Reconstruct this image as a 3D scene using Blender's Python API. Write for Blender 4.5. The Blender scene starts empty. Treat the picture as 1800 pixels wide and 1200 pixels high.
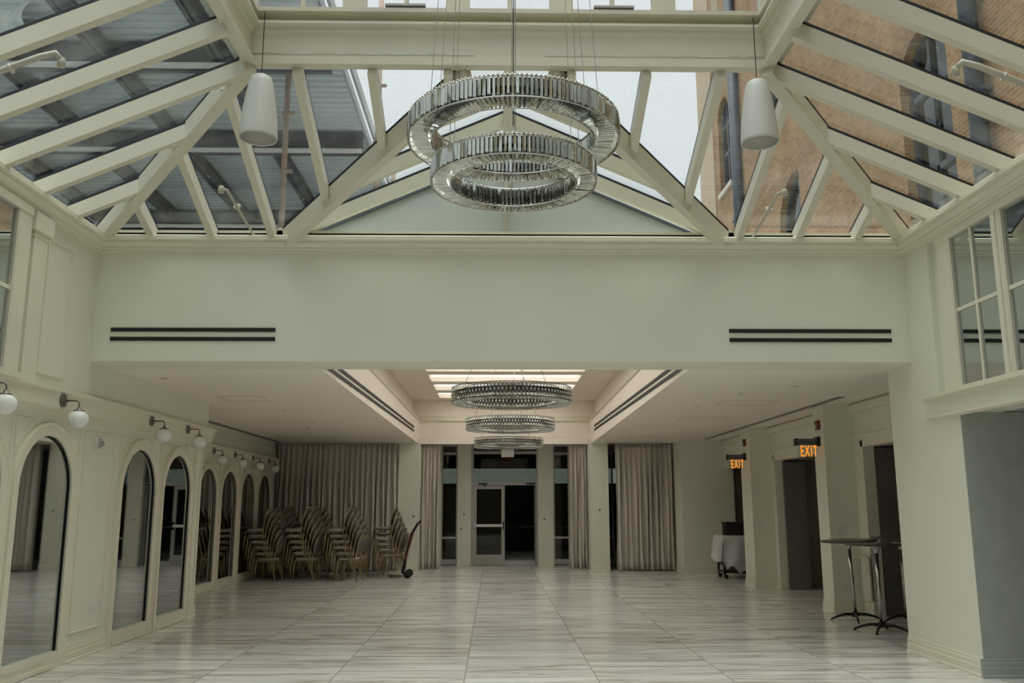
import bpy, bmesh, math, random
from mathutils import Vector, Matrix
random.seed(7)
PI = math.pi
sc = bpy.context.scene
C = sc.collection

# ------------------------------------------------------------------ camera
cam_d = bpy.data.cameras.new('camera'); cam = bpy.data.objects.new('camera', cam_d); C.objects.link(cam)
cam_d.sensor_width = 36.0; cam_d.lens = 1550 / 1800 * 36.0
cam_d.clip_start = 0.05; cam_d.clip_end = 300
def set_cam(pitch, yaw, roll):
    p, y, r = map(math.radians, (pitch, yaw, roll))
    fwd = Vector((math.sin(y)*math.cos(p), math.cos(y)*math.cos(p), math.sin(p)))
    right = Vector((math.cos(y), -math.sin(y), 0)); up = right.cross(fwd)
    r2 = math.cos(r)*right + math.sin(r)*up; u2 = -math.sin(r)*right + math.cos(r)*up
    m = Matrix((r2, u2, -fwd)).transposed().to_4x4(); m.translation = Vector((0, 0, 1.57))
    cam.matrix_world = m
set_cam(10.5, 1.15, -0.09)
sc.camera = cam

# ------------------------------------------------------------------ sky, exposure
sc.view_settings.view_transform = 'Standard'; sc.view_settings.look = 'None'
sc.view_settings.gamma = 1.0; sc.view_settings.use_curve_mapping = False
sc.view_settings.exposure = -0.16
w = bpy.data.worlds.new('overcast_sky'); sc.world = w; w.use_nodes = True
wn = w.node_tree.nodes; wl = w.node_tree.links; wn.clear()
wo = wn.new('ShaderNodeOutputWorld'); bg = wn.new('ShaderNodeBackground')
tc = wn.new('ShaderNodeTexCoord'); sp = wn.new('ShaderNodeSeparateXYZ'); cr = wn.new('ShaderNodeValToRGB')
wl.new(tc.outputs['Generated'], sp.inputs[0]); wl.new(sp.outputs['Z'], cr.inputs[0]); wl.new(cr.outputs[0], bg.inputs[0]); wl.new(bg.outputs[0], wo.inputs[0])
cr.color_ramp.elements[0].position = 0.0; cr.color_ramp.elements[0].color = (0.14, 0.155, 0.16, 1)
cr.color_ramp.elements[1].position = 0.92; cr.color_ramp.elements[1].color = (1.64, 1.61, 1.56, 1)
for p_, c_ in ((0.35, (0.22, 0.225, 0.235)), (0.55, (0.235, 0.24, 0.248)), (0.72, (0.30, 0.31, 0.31))):
    e = cr.color_ramp.elements.new(p_); e.color = (*c_, 1)
bg.inputs[1].default_value = 5.0
sc.cycles.max_bounces = 10; sc.cycles.diffuse_bounces = 6; sc.cycles.glossy_bounces = 5
sc.cycles.transmission_bounces = 6; sc.cycles.transparent_max_bounces = 24
sc.cycles.caustics_reflective = False; sc.cycles.caustics_refractive = False
sc.cycles.sample_clamp_indirect = 4.0

# ------------------------------------------------------------------ materials
MATS = {}
def newmat(name):
    m = bpy.data.materials.new(name); m.use_nodes = True; MATS[name] = m
    nt = m.node_tree; b = nt.nodes['Principled BSDF']
    return m, nt, b
def plain(name, col, rough=0.5, metal=0.0, var=0.05, scale=6.0, bump=0.0, bscale=40, spec=0.5):
    m, nt, b = newmat(name)
    b.inputs['Roughness'].default_value = rough; b.inputs['Metallic'].default_value = metal
    b.inputs['Specular IOR Level'].default_value = spec
    t = nt.nodes.new('ShaderNodeTexCoord'); n = nt.nodes.new('ShaderNodeTexNoise'); n.inputs['Scale'].default_value = scale; n.inputs['Detail'].default_value = 4
    nt.links.new(t.outputs['Object'], n.inputs['Vector'])
    r = nt.nodes.new('ShaderNodeValToRGB'); nt.links.new(n.outputs['Fac'], r.inputs[0])
    r.color_ramp.elements[0].position = 0.3; r.color_ramp.elements[1].position = 0.7
    r.color_ramp.elements[0].color = (*[c*(1-var) for c in col], 1); r.color_ramp.elements[1].color = (*[min(1, c*(1+var)) for c in col], 1)
    nt.links.new(r.outputs[0], b.inputs['Base Color'])
    if bump:
        n2 = nt.nodes.new('ShaderNodeTexNoise'); n2.inputs['Scale'].default_value = bscale; nt.links.new(t.outputs['Object'], n2.inputs['Vector'])
        bp = nt.nodes.new('ShaderNodeBump'); bp.inputs['Strength'].default_value = bump; bp.inputs['Distance'].default_value = 0.01
        nt.links.new(n2.outputs['Fac'], bp.inputs['Height']); nt.links.new(bp.outputs[0], b.inputs['Normal'])
    return m
PAINT = plain('cream_wall_paint', (0.755, 0.76, 0.65), 0.55, var=0.015, scale=1.5, bump=0.02)
CEIL = plain('white_ceiling_paint', (0.88, 0.81, 0.715), 0.7, var=0.015, scale=1.5)
TRIM = plain('cream_trim_paint', (0.76, 0.735, 0.61), 0.4, var=0.015, scale=2)
RAFT = plain('cream_rafter_paint', (0.70, 0.675, 0.555), 0.4, var=0.02, scale=2)
BLACK = plain('black_slot', (0.004, 0.004, 0.004), 0.6)
GASKET = plain('black_rubber_gasket', (0.008, 0.010, 0.012), 0.5)
CHROME = plain('chrome', (0.6, 0.6, 0.58), 0.22, 1.0)
DKMETAL = plain('dark_metal', (0.03, 0.03, 0.032), 0.35, 0.6)
NICKEL = plain('dark_nickel', (0.20, 0.18, 0.16), 0.3, 1.0)
ALU = plain('aluminium_frame', (0.42, 0.42, 0.40), 0.45, 0.3)
GOLD = plain('dull_gold_frame', (0.42, 0.33, 0.19), 0.35, 0.75)
FAB = plain('grey_beige_upholstery', (0.40, 0.365, 0.325), 0.85, var=0.1, scale=60)
BACKFAB = plain('taupe_back_upholstery', (0.14, 0.12, 0.105), 0.85, var=0.1, scale=60)
WHITEPL = plain('white_plastic', (0.72, 0.72, 0.70), 0.4)
LAMPW = plain('pendant_white', (0.66, 0.67, 0.63), 0.45, var=0.01)
LAMPG = plain('speaker_grille', (0.36, 0.35, 0.325), 0.6, var=0.05, scale=200)
OPAL = plain('opal_glass', (0.86, 0.87, 0.84), 0.15, var=0.01)
DARKDOOR = plain('dark_grey_door', (0.16, 0.155, 0.145), 0.6, var=0.03)
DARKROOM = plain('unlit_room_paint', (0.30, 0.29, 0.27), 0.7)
CLOTH = plain('white_linen', (0.62, 0.62, 0.63), 0.9, var=0.03)
REDP = plain('red_paint', (0.30, 0.03, 0.025), 0.4)
BRONZE = plain('brown_alarm_body', (0.16, 0.035, 0.02), 0.4)
RUBBER = plain('black_rubber', (0.012, 0.012, 0.012), 0.7)
STEELD = plain('dark_steel_beam', (0.10, 0.105, 0.12), 0.6, 0.2, var=0.2, scale=2)
STEELL = plain('galvanised_steel', (0.42, 0.46, 0.48), 0.5, 0.3, var=0.1, scale=4)
PIPE = plain('pale_pipe_paint', (0.52, 0.50, 0.42), 0.5)
BLUEPIPE = plain('dark_blue_downpipe', (0.05, 0.065, 0.09), 0.5)
GABLE = plain('grey_render', (0.50, 0.54, 0.51), 0.75, var=0.02, scale=3)
STONE = plain('pale_tan_brick', (0.44, 0.34, 0.24), 0.9, var=0.1, scale=8)
SILL = plain('pale_stone_sill', (0.6, 0.57, 0.5), 0.8)
PLASTIC = plain('white_plastic_sheeting', (0.62, 0.68, 0.68), 0.35, var=0.12, scale=9)
ROOFM = plain('grey_roof_membrane', (0.58, 0.59, 0.58), 0.8, var=0.1)
BRWIN = plain('blue_black_window_frame', (0.03, 0.04, 0.055), 0.4)

def mk_floor():
    m, nt, b = newmat('marble_floor_tile'); L = nt.links; N = nt.nodes.new
    t = N('ShaderNodeTexCoord'); 
    br = N('ShaderNodeTexBrick'); br.offset = 0.0; br.squash = 1.0
    br.inputs['Scale'].default_value = 1.0; br.inputs['Brick Width'].default_value = 1.22; br.inputs['Row Height'].default_value = 0.61
    br.inputs['Mortar Size'].default_value = 0.0035; br.inputs['Mortar Smooth'].default_value = 0.0; br.inputs['Bias'].default_value = 0.0
    br.inputs['Color1'].default_value = (0, 0, 0, 1); br.inputs['Color2'].default_value = (1, 1, 1, 1); br.inputs['Mortar'].default_value = (0.5, 0.5, 0.5, 1)
    mp = N('ShaderNodeMapping'); mp.inputs['Location'].default_value = (0.27 + 12.2, 0.18 + 6.1, 0)
    L.new(t.outputs['Object'], mp.inputs[0]); L.new(mp.outputs[0], br.inputs['Vector'])
    # every tile shifts the vein pattern
    sepc = N('ShaderNodeSeparateColor'); L.new(br.outputs['Color'], sepc.inputs[0])
    mul = N('ShaderNodeMath'); mul.operation = 'MULTIPLY'; mul.inputs[1].default_value = 37.0; L.new(sepc.outputs[0], mul.inputs[0])
    cmb = N('ShaderNodeCombineXYZ'); L.new(mul.outputs[0], cmb.inputs['Z']); L.new(mul.outputs[0], cmb.inputs['X'])
    def veins(sx, sy, scale, lo, hi, dist):
        add = N('ShaderNodeVectorMath'); add.operation = 'ADD'; L.new(t.outputs['Object'], add.inputs[0]); L.new(cmb.outputs[0], add.inputs[1])
        m2 = N('ShaderNodeMapping'); m2.inputs['Scale'].default_value = (sx, sy, 1); m2.inputs['Rotation'].default_value = (0, 0, 0.02); L.new(add.outputs[0], m2.inputs[0])
        n = N('ShaderNodeTexNoise'); n.inputs['Scale'].default_value = scale; n.inputs['Detail'].default_value = 5; n.inputs['Distortion'].default_value = dist; n.inputs['Roughness'].default_value = 0.6
        L.new(m2.outputs[0], n.inputs['Vector'])
        r = N('ShaderNodeValToRGB'); L.new(n.outputs['Fac'], r.inputs[0])
        r.color_ramp.elements[0].position = lo; r.color_ramp.elements[0].color = (0, 0, 0, 1)
        r.color_ramp.elements[1].position = hi; r.color_ramp.elements[1].color = (0, 0, 0, 1)
        mid = r.color_ramp.elements.new((lo+hi)/2); mid.color = (1, 1, 1, 1)
        return r
    v1 = veins(0.36, 4.4, 1.0, 0.50, 0.60, 0.8); v2 = veins(0.6, 9.0, 1.0, 0.555, 0.625, 0.5); v3 = veins(0.35, 3.5, 1.0, 0.42, 0.75, 0.3)
    mix1 = N('ShaderNodeMix'); mix1.data_type = 'RGBA'; mix1.inputs['A'].default_value = (0.86, 0.85, 0.825, 1); mix1.inputs['B'].default_value = (0.36, 0.295, 0.205, 1)
    f1 = N('ShaderNodeMath'); f1.operation = 'MULTIPLY'; f1.inputs[1].default_value = 0.85; L.new(v1.outputs[0], f1.inputs[0]); L.new(f1.outputs[0], mix1.inputs['Factor'])
    mix2 = N('ShaderNodeMix'); mix2.data_type = 'RGBA'; mix2.inputs['B'].default_value = (0.33, 0.30, 0.27, 1); L.new(mix1.outputs['Result'], mix2.inputs['A'])
    f2 = N('ShaderNodeMath'); f2.operation = 'MULTIPLY'; f2.inputs[1].default_value = 0.55; L.new(v2.outputs[0], f2.inputs[0]); L.new(f2.outputs[0], mix2.inputs['Factor'])
    mix3 = N('ShaderNodeMix'); mix3.data_type = 'RGBA'; mix3.inputs['B'].default_value = (0.50, 0.48, 0.45, 1); L.new(mix2.outputs['Result'], mix3.inputs['A'])
    f3 = N('ShaderNodeMath'); f3.operation = 'MULTIPLY'; f3.inputs[1].default_value = 0.35; L.new(v3.outputs[0], f3.inputs[0]); L.new(f3.outputs[0], mix3.inputs['Factor'])
    mix4 = N('ShaderNodeMix'); mix4.data_type = 'RGBA'; mix4.inputs['B'].default_value = (0.24, 0.22, 0.19, 1); L.new(mix3.outputs['Result'], mix4.inputs['A']); L.new(br.outputs['Fac'], mix4.inputs['Factor'])
    L.new(mix4.outputs['Result'], b.inputs['Base Color']); b.inputs['Roughness'].default_value = 0.2; b.inputs['Specular IOR Level'].default_value = 0.5
    return m
FLOOR = mk_floor()

def mk_brick():
    m, nt, b = newmat('tan_brick'); L = nt.links; N = nt.nodes.new
    t = N('ShaderNodeTexCoord'); s = N('ShaderNodeSeparateXYZ'); c = N('ShaderNodeCombineXYZ')
    L.new(t.outputs['Object'], s.inputs[0]); L.new(s.outputs['Y'], c.inputs['X']); L.new(s.outputs['Z'], c.inputs['Y'])
    br = N('ShaderNodeTexBrick'); br.inputs['Scale'].default_value = 1.0; br.inputs['Brick Width'].default_value = 0.21; br.inputs['Row Height'].default_value = 0.072
    br.inputs['Mortar Size'].default_value = 0.007; br.inputs['Bias'].default_value = -0.1
    br.inputs['Color1'].default_value = (0.34, 0.20, 0.092, 1); br.inputs['Color2'].default_value = (0.225, 0.122, 0.053, 1); br.inputs['Mortar'].default_value = (0.36, 0.285, 0.195, 1)
    L.new(c.outputs[0], br.inputs['Vector'])
    n = N('ShaderNodeTexNoise'); n.inputs['Scale'].default_value = 0.8; n.inputs['Detail'].default_value = 5; L.new(t.outputs['Object'], n.inputs['Vector'])
    mx = N('ShaderNodeMix'); mx.data_type = 'RGBA'; mx.blend_type = 'MULTIPLY'; mx.inputs['Factor'].default_value = 0.6
    r = N('ShaderNodeValToRGB'); r.color_ramp.elements[0].color = (0.55, 0.5, 0.48, 1); r.color_ramp.elements[1].color = (1.25, 1.2, 1.15, 1); r.color_ramp.elements[0].position = .3; r.color_ramp.elements[1].position = .7
    L.new(n.outputs['Fac'], r.inputs[0]); L.new(br.outputs['Color'], mx.inputs['A']); L.new(r.outputs[0], mx.inputs['B']); L.new(mx.outputs['Result'], b.inputs['Base Color'])
    b.inputs['Roughness'].default_value = 0.9
    bp = N('ShaderNodeBump'); bp.inputs['Strength'].default_value = 0.4; bp.inputs['Distance'].default_value = 0.01; bp.invert = True
    L.new(br.outputs['Fac'], bp.inputs['Height']); L.new(bp.outputs[0], b.inputs['Normal'])
    return m
BRICK = mk_brick()

def mk_thin_glass(name, tint, refl=1.0, dust=0.0, rough=0.0):
    m = bpy.data.materials.new(name); m.use_nodes = True; nt = m.node_tree; nt.nodes.clear(); L = nt.links; N = nt.nodes.new
    o = N('ShaderNodeOutputMaterial'); tr = N('ShaderNodeBsdfTransparent'); tr.inputs[0].default_value = (*tint, 1)
    gl = N('ShaderNodeBsdfGlossy'); gl.inputs['Color'].default_value = (refl, refl, refl, 1); gl.inputs['Roughness'].default_value = rough
    fr = N('ShaderNodeFresnel'); fr.inputs['IOR'].default_value = 1.45; mx = N('ShaderNodeMixShader')
    geo = N('ShaderNodeNewGeometry'); io = N('ShaderNodeMix'); io.inputs['A'].default_value = 1.45; io.inputs['B'].default_value = 1/1.45
    L.new(geo.outputs['Backfacing'], io.inputs['Factor']); L.new(io.outputs['Result'], fr.inputs['IOR']); L.new(fr.outputs[0], mx.inputs[0]); L.new(tr.outputs[0], mx.inputs[1]); L.new(gl.outputs[0], mx.inputs[2])
    last = mx
    if dust:
        t = N('ShaderNodeTexCoord'); n = N('ShaderNodeTexNoise'); n.inputs['Scale'].default_value = 38; n.inputs['Detail'].default_value = 3; L.new(t.outputs['Object'], n.inputs['Vector'])
        r = N('ShaderNodeValToRGB'); r.color_ramp.elements[0].position = 0.66; r.color_ramp.elements[1].position = 0.74; L.new(n.outputs['Fac'], r.inputs[0])
        n2 = N('ShaderNodeTexNoise'); n2.inputs['Scale'].default_value = 1.7; n2.inputs['Detail'].default_value = 4; L.new(t.outputs['Object'], n2.inputs['Vector'])
        r2 = N('ShaderNodeValToRGB'); r2.color_ramp.elements[0].position = 0.45; r2.color_ramp.elements[1].position = 0.8; L.new(n2.outputs['Fac'], r2.inputs[0])
        a = N('ShaderNodeMath'); a.operation = 'MULTIPLY'; a.inputs[1].default_value = dust*1.6; L.new(r.outputs[0], a.inputs[0])
        a2 = N('ShaderNodeMath'); a2.operation = 'MULTIPLY_ADD'; a2.inputs[1].default_value = dust*0.6; L.new(r2.outputs[0], a2.inputs[0]); L.new(a.outputs[0], a2.inputs[2])
        df = N('ShaderNodeBsdfTranslucent'); df.inputs[0].default_value = (0.8, 0.85, 0.85, 1); df2 = N('ShaderNodeBsdfDiffuse'); df2.inputs[0].default_value = (0.7, 0.72, 0.7, 1)
        dm = N('ShaderNodeMixShader'); L.new(df.outputs[0], dm.inputs[1]); L.new(df2.outputs[0], dm.inputs[2])
        m2 = N('ShaderNodeMixShader'); L.new(a2.outputs[0], m2.inputs[0]); L.new(mx.outputs[0], m2.inputs[1]); L.new(dm.outputs[0], m2.inputs[2]); last = m2
    L.new(last.outputs[0], o.inputs[0]); return m
GLASS = mk_thin_glass('skylight_glass', (0.85, 0.885, 0.872), 0.9, dust=0.10)
LANTG = mk_thin_glass('lantern_glass', (0.84, 0.86, 0.855), 0.9)
CLEAR = mk_thin_glass('clear_window_glass', (0.90, 0.94, 0.93), 1.0)
TINTED = mk_thin_glass('storefront_glass', (0.77, 0.80, 0.79), 1.0)
AWNG = mk_thin_glass('smoked_valance_glass', (0.43, 0.44, 0.385), 0.6)
def mk_opal():
    m = bpy.data.materials.new('diffusing_roof_panel'); m.use_nodes = True; nt = m.node_tree; nt.nodes.clear(); L = nt.links; N = nt.nodes.new
    o = N('ShaderNodeOutputMaterial'); a = N('ShaderNodeBsdfTranslucent'); a.inputs[0].default_value = (1.0, 0.975, 0.93, 1); b = N('ShaderNodeBsdfTransparent'); b.inputs[0].default_value = (0.9, 0.92, 0.92, 1)
    mx = N('ShaderNodeMixShader'); mx.inputs[0].default_value = 0.35; L.new(a.outputs[0], mx.inputs[1]); L.new(b.outputs[0], mx.inputs[2]); L.new(mx.outputs[0], o.inputs[0]); return m
OPALP = mk_opal()
def mk_mirror():
    m = bpy.data.materials.new('aged_mirror'); m.use_nodes = True; b = m.node_tree.nodes['Principled BSDF']
    b.inputs['Base Color'].default_value = (0.56, 0.61, 0.62, 1); b.inputs['Metallic'].default_value = 1; b.inputs['Roughness'].default_value = 0.02
    return m
MIRROR = mk_mirror()
def mk_crystal():
    m = bpy.data.materials.new('cut_crystal'); m.use_nodes = True; nt = m.node_tree; nt.nodes.clear(); L = nt.links; N = nt.nodes.new
    o = N('ShaderNodeOutputMaterial'); gl = N('ShaderNodeBsdfGlossy'); gl.inputs['Color'].default_value = (0.92, 0.92, 0.88, 1); gl.inputs['Roughness'].default_value = 0.04
    g = N('ShaderNodeBsdfGlass'); g.inputs['IOR'].default_value = 1.55; g.inputs['Color'].default_value = (0.95, 0.96, 0.93, 1); g.inputs['Roughness'].default_value = 0.02
    mx = N('ShaderNodeMixShader'); mx.inputs[0].default_value = 0.30; L.new(g.outputs[0], mx.inputs[1]); L.new(gl.outputs[0], mx.inputs[2]); L.new(mx.outputs[0], o.inputs[0]); return m
CRYSTAL = mk_crystal()
def mk_curtain():
    m, nt, b = newmat('beige_grey_drapery'); b.inputs['Base Color'].default_value = (0.60, 0.555, 0.50, 1); b.inputs['Roughness'].default_value = 0.9
    t = nt.nodes.new('ShaderNodeTexCoord'); n = nt.nodes.new('ShaderNodeTexNoise'); n.inputs['Scale'].default_value = 120; nt.links.new(t.outputs['Object'], n.inputs['Vector'])
    bp = nt.nodes.new('ShaderNodeBump'); bp.inputs['Strength'].default_value = 0.1; nt.links.new(n.outputs['Fac'], bp.inputs['Height']); nt.links.new(bp.outputs[0], b.inputs['Normal'])
    return m
CURT = mk_curtain()
def emis(name, col, s):
    m, nt, b = newmat(name); b.inputs['Base Color'].default_value = (*col, 1); b.inputs['Emission Color'].default_value = (*col, 1); b.inputs['Emission Strength'].default_value = s
    return m
EXITE = emis('amber_exit_letters', (1.0, 0.30, 0.015), 1.1)
EXITR = emis('red_exit_letters', (0.9, 0.05, 0.02), 1.4)
ARROWE = emis('dim_amber_arrow', (0.8, 0.16, 0.05), 0.45)

# ------------------------------------------------------------------ mesh building
class MB:
    def __init__(s): s.v = []; s.f = []; s.sm = []
    def add(s, vs, fs, smooth=False):
        o = len(s.v); s.v += [tuple(v) for v in vs]; s.f += [tuple(i+o for i in f) for f in fs]; s.sm += [smooth]*len(fs); return s
    def box(s, x0, x1, y0, y1, z0, z1):
        v = [(x, y, z) for x in (x0, x1) for y in (y0, y1) for z in (z0, z1)]
        return s.add(v, [(0, 1, 3, 2), (4, 6, 7, 5), (0, 4, 5, 1), (2, 3, 7, 6), (0, 2, 6, 4), (1, 5, 7, 3)])
    def hexa(s, v):   # 8 verts: bottom 4 then top 4
        return s.add(v, [(0, 3, 2, 1), (4, 5, 6, 7), (0, 1, 5, 4), (1, 2, 6, 5), (2, 3, 7, 6), (3, 0, 4, 7)])
    def bar(s, p, q, wd, dp, up=(0, 0, 1)):   # rectangular bar from p to q hanging dp below its top line
        p, q = Vector(p), Vector(q); t = (q-p).normalized(); sd = t.cross(Vector(up)).normalized(); u = sd.cross(t).normalized()
        a = sd*wd/2; b = u*dp
        return s.hexa([p-a-b, p+a-b, q+a-b, q-a-b, p-a, p+a, q+a, q-a])
    def tube(s, pts, r, n=10, caps=True):
        pts = [Vector(p) for p in pts]; R = r if isinstance(r, (list, tuple)) else [r]*len(pts)
        vs = []; prev = None
        for i, p in enumerate(pts):
            t = (pts[min(i+1, len(pts)-1)]-pts[max(i-1, 0)]).normalized()
            if prev is None:
                a = t.orthogonal().normalized()
            else:
                a = (prev - t*prev.dot(t)).normalized()
            prev = a; b = t.cross(a)
            for k in range(n):
                an = 2*PI*k/n; vs.append(p+(a*math.cos(an)+b*math.sin(an))*R[i])
        fs = []
        for i in range(len(pts)-1):
            for k in range(n):
                fs.append((i*n+k, i*n+(k+1) % n, (i+1)*n+(k+1) % n, (i+1)*n+k))
        s.add(vs, fs, n > 6)
        if caps:
            s.add(vs[:n], [tuple(range(n))[::-1]]); s.add(vs[-n:], [tuple(range(n))])
        return s
    def ring(s, c, axis, R, r, n=36, m=8, ry=None):
        """torus (ellipse when ry is given) round axis"""
        c = Vector(c); ax = Vector(axis).normalized(); a = ax.orthogonal().normalized(); b = ax.cross(a)
        if abs(ax.z) < 0.99:
            b = Vector((0, 0, 1)); b = (b-ax*b.dot(ax)).normalized(); a = b.cross(ax)
        ry = ry or R; vs = []
        for i in range(n):
            t = 2*PI*i/n; d = a*math.cos(t)*R+b*math.sin(t)*ry; dn = (a*math.cos(t)*ry+b*math.sin(t)*R).normalized()
            for k in range(m):
                u = 2*PI*k/m; vs.append(c+d+dn*math.cos(u)*r+ax*math.sin(u)*r)
        return s.add(vs, [(i*m+k, ((i+1) % n)*m+k, ((i+1) % n)*m+(k+1) % m, i*m+(k+1) % m) for i in range(n) for k in range(m)], True)
    def lathe(s, c, prof, n=32, axis=(0, 0, 1), smooth=True):
        c = Vector(c); ax = Vector(axis).normalized(); a = ax.orthogonal().normalized(); b = ax.cross(a); vs = []
        for (r, h) in prof:
            for k in range(n):
                t = 2*PI*k/n; vs.append(c+(a*math.cos(t)+b*math.sin(t))*r+ax*h)
        fs = [(i*n+k, i*n+(k+1) % n, (i+1)*n+(k+1) % n, (i+1)*n+k) for i in range(len(prof)-1) for k in range(n)]
        return s.add(vs, fs, smooth)
    def prism(s, poly, d):    # planar polygon (3D points) extruded by vector d
        d = Vector(d); n = len(poly); vs = [Vector(p) for p in poly]+[Vector(p)+d for p in poly]
        return s.add(vs, [tuple(range(n))[::-1], tuple(range(n, 2*n))]+[(i, (i+1) % n, n+(i+1) % n, n+i) for i in range(n)])
    def sweep(s, path, prof, updir, closed=False, side=1, endcaps=True):
        """profile points (a,b): a along the in-plane normal of the path, b along updir; mitred corners"""
        P = [Vector(p) for p in path]; U = Vector(updir).normalized(); n = len(P); m = len(prof); vs = []
        for i in range(n):
            def nrm(a, b): t = (b-a).normalized(); return (U.cross(t)).normalized()*side
            if closed or 0 < i < n-1:
                n1 = nrm(P[i-1], P[i]); n2 = nrm(P[i], P[(i+1) % n]); nn = (n1+n2).normalized(); nn = nn/max(0.3, nn.dot(n1))
            elif i == 0: nn = nrm(P[0], P[1])
            else: nn = nrm(P[-2], P[-1])
            for (a, b) in prof: vs.append(P[i]+nn*a+U*b)
        rng = range(n) if closed else range(n-1)
        fs = [(i*m+k, i*m+(k+1) % m, ((i+1) % n)*m+(k+1) % m, ((i+1) % n)*m+k) for i in rng for k in range(m)]
        s.add(vs, fs)
        if not closed and endcaps: s.add(vs[:m], [tuple(range(m))]); s.add(vs[-m:], [tuple(range(m))[::-1]])
        return s
    def mesh(s, name, mat):
        me = bpy.data.meshes.new(name); me.from_pydata(s.v, [], s.f)
        for p, q in zip(me.polygons, s.sm): p.use_smooth = q
        bm = bmesh.new(); bm.from_mesh(me); bmesh.ops.remove_doubles(bm, verts=bm.verts, dist=1e-5) if len(bm.verts) < 60000 else None
        bmesh.ops.recalc_face_normals(bm, faces=bm.faces); bm.to_mesh(me); bm.free(); me.materials.append(mat); return me
    def obj(s, name, mat, parent=None, loc=None, bevel=0):
        o = bpy.data.objects.new(name, s.mesh(name, mat)); C.objects.link(o)
        if parent: o.parent = parent
        if loc: o.location = loc
        if bevel:
            b = o.modifiers.new('bevel', 'BEVEL'); b.width = bevel; b.segments = 2; b.limit_method = 'ANGLE'; b.angle_limit = math.radians(40)
        return o
def tag(o, label=None, cat=None, group=None, kind=None):
    if label: o['label'] = label
    if cat: o['category'] = cat
    if group: o['group'] = group
    if kind: o['kind'] = kind
    return o
def thing(name, label, cat, loc=(0, 0, 0), rz=0, group=None, kind=None):
    o = bpy.data.objects.new(name, None); C.objects.link(o); o.location = loc; o.rotation_euler = (0, 0, rz); o.empty_display_size = 0.1
    return tag(o, label, cat, group, kind)
def struct(name, mb, mat, parent=None, bevel=0):
    o = mb.obj(name, mat, parent, bevel=bevel)
    if parent is None: o['kind'] = 'structure'
    return o
def sroot(name):
    o = bpy.data.objects.new(name, None); C.objects.link(o); o['kind'] = 'structure'; return o
def copy_tree(o, parent=None):
    c = o.copy(); C.objects.link(c); c.parent = parent
    for ch in o.children: copy_tree(ch, c)
    return c

# ------------------------------------------------------------------ dimensions of the hall
CX = 0.13
AX0, AX1, AY0, AY1 = -4.30, 4.52, 0.47, 9.33      # atrium
ZC, ZW = 3.08, 4.43                               # low ceiling, top of atrium walls
XLW, XLF = -4.35, -5.35                           # mirror walls near / far
XR2 = 5.45                                        # back right wall
YB = 22.0; YS = 24.0
BASE = [(0, 0), (0.035, 0), (0.035, 0.02), (0.025, 0.03), (0.025, 0.09), (0.018, 0.095), (0.018, 0.135), (0.010, 0.14), (0.010, 0.165), (0, 0.17)]

struct('floor', MB().box(-9, 9, -6, 36, -0.2, 0), FLOOR)

# --- beam wall between atrium and low hall, and side walls
struct('wall_beam', MB().box(-4.35, 4.6, 9.33, 9.90, ZC+0.001, 4.50), PAINT)
m = MB()
m.box(XLW-0.4, AX0, AY0, 9.33, 2.62, 4.50)                 # upper left wall
m.box(XLW-0.4, AX0, 9.33, 13.35, 2.62, ZC+0.2)
struct('wall_left_upper', m, PAINT)
def arched_wall(m, bays, y0, y1, z0, z1, x0, x1, seg=20):
    """solid plate between x0 and x1 with arched holes; bays = (yc, half width, sill z, spring z)"""
    y = y0
    for (yc, hw, zb, zs) in sorted(bays):
        m.box(x0, x1, y, yc-hw, z0, z1); m.box(x0, x1, yc-hw, yc+hw, z0, zb)
        for i in range(seg):
            a0, a1 = PI-PI*i/seg, PI-PI*(i+1)/seg
            ya, yb = yc+hw*math.cos(a0), yc+hw*math.cos(a1); za, zb2 = zs+hw*math.sin(a0), zs+hw*math.sin(a1)
            m.hexa([(x0, ya, za), (x1, ya, za), (x1, yb, zb2), (x0, yb, zb2), (x0, ya, z1), (x1, ya, z1), (x1, yb, z1), (x0, yb, z1)])
        y = yc+hw
    m.box(x0, x1, y, y1, z0, z1)
HW = 0.51; SPR = 2.24-HW
near_c = [4.77, 6.09, 7.41, 8.73, 11.01, 12.33]
far_c = [15.42, 16.78, 18.14, 19.50, 20.86]
m = MB(); arched_wall(m, [(c, HW, 0.16, SPR) for c in near_c], AY0-4, 13.35, 0, 2.62, XLW-0.05, XLW)
m.box(XLW-0.4, XLW-0.05, AY0-4, 13.35, 0, 2.62)
struct('wall_left', m, PAINT)
m = MB(); arched_wall(m, [(c, HW, 0.16, SPR) for c in far_c], 13.30, 22.4, 0, 2.62, XLF-0.05, XLF)
m.box(XLF-0.4, XLF-0.05, 13.2, 22.4, 0, ZC+0.2); m.box(XLF-0.05, XLF-0.04, 13.2, 22.4, 2.62, ZC+0.2)
m.box(XLF-0.1, XLW-0.3, 13.2, 13.349, 0, ZC+0.2)
struct('wall_left_far', m, PAINT)
def arc_path(x, yc, r, z0, zs, n=24):
    return [(x, yc-r, z0)]+[(x, yc+r*math.cos(PI-PI*i/n), zs+r*math.sin(PI-PI*i/n)) for i in range(n+1)]+[(x, yc+r, z0)]
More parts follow.
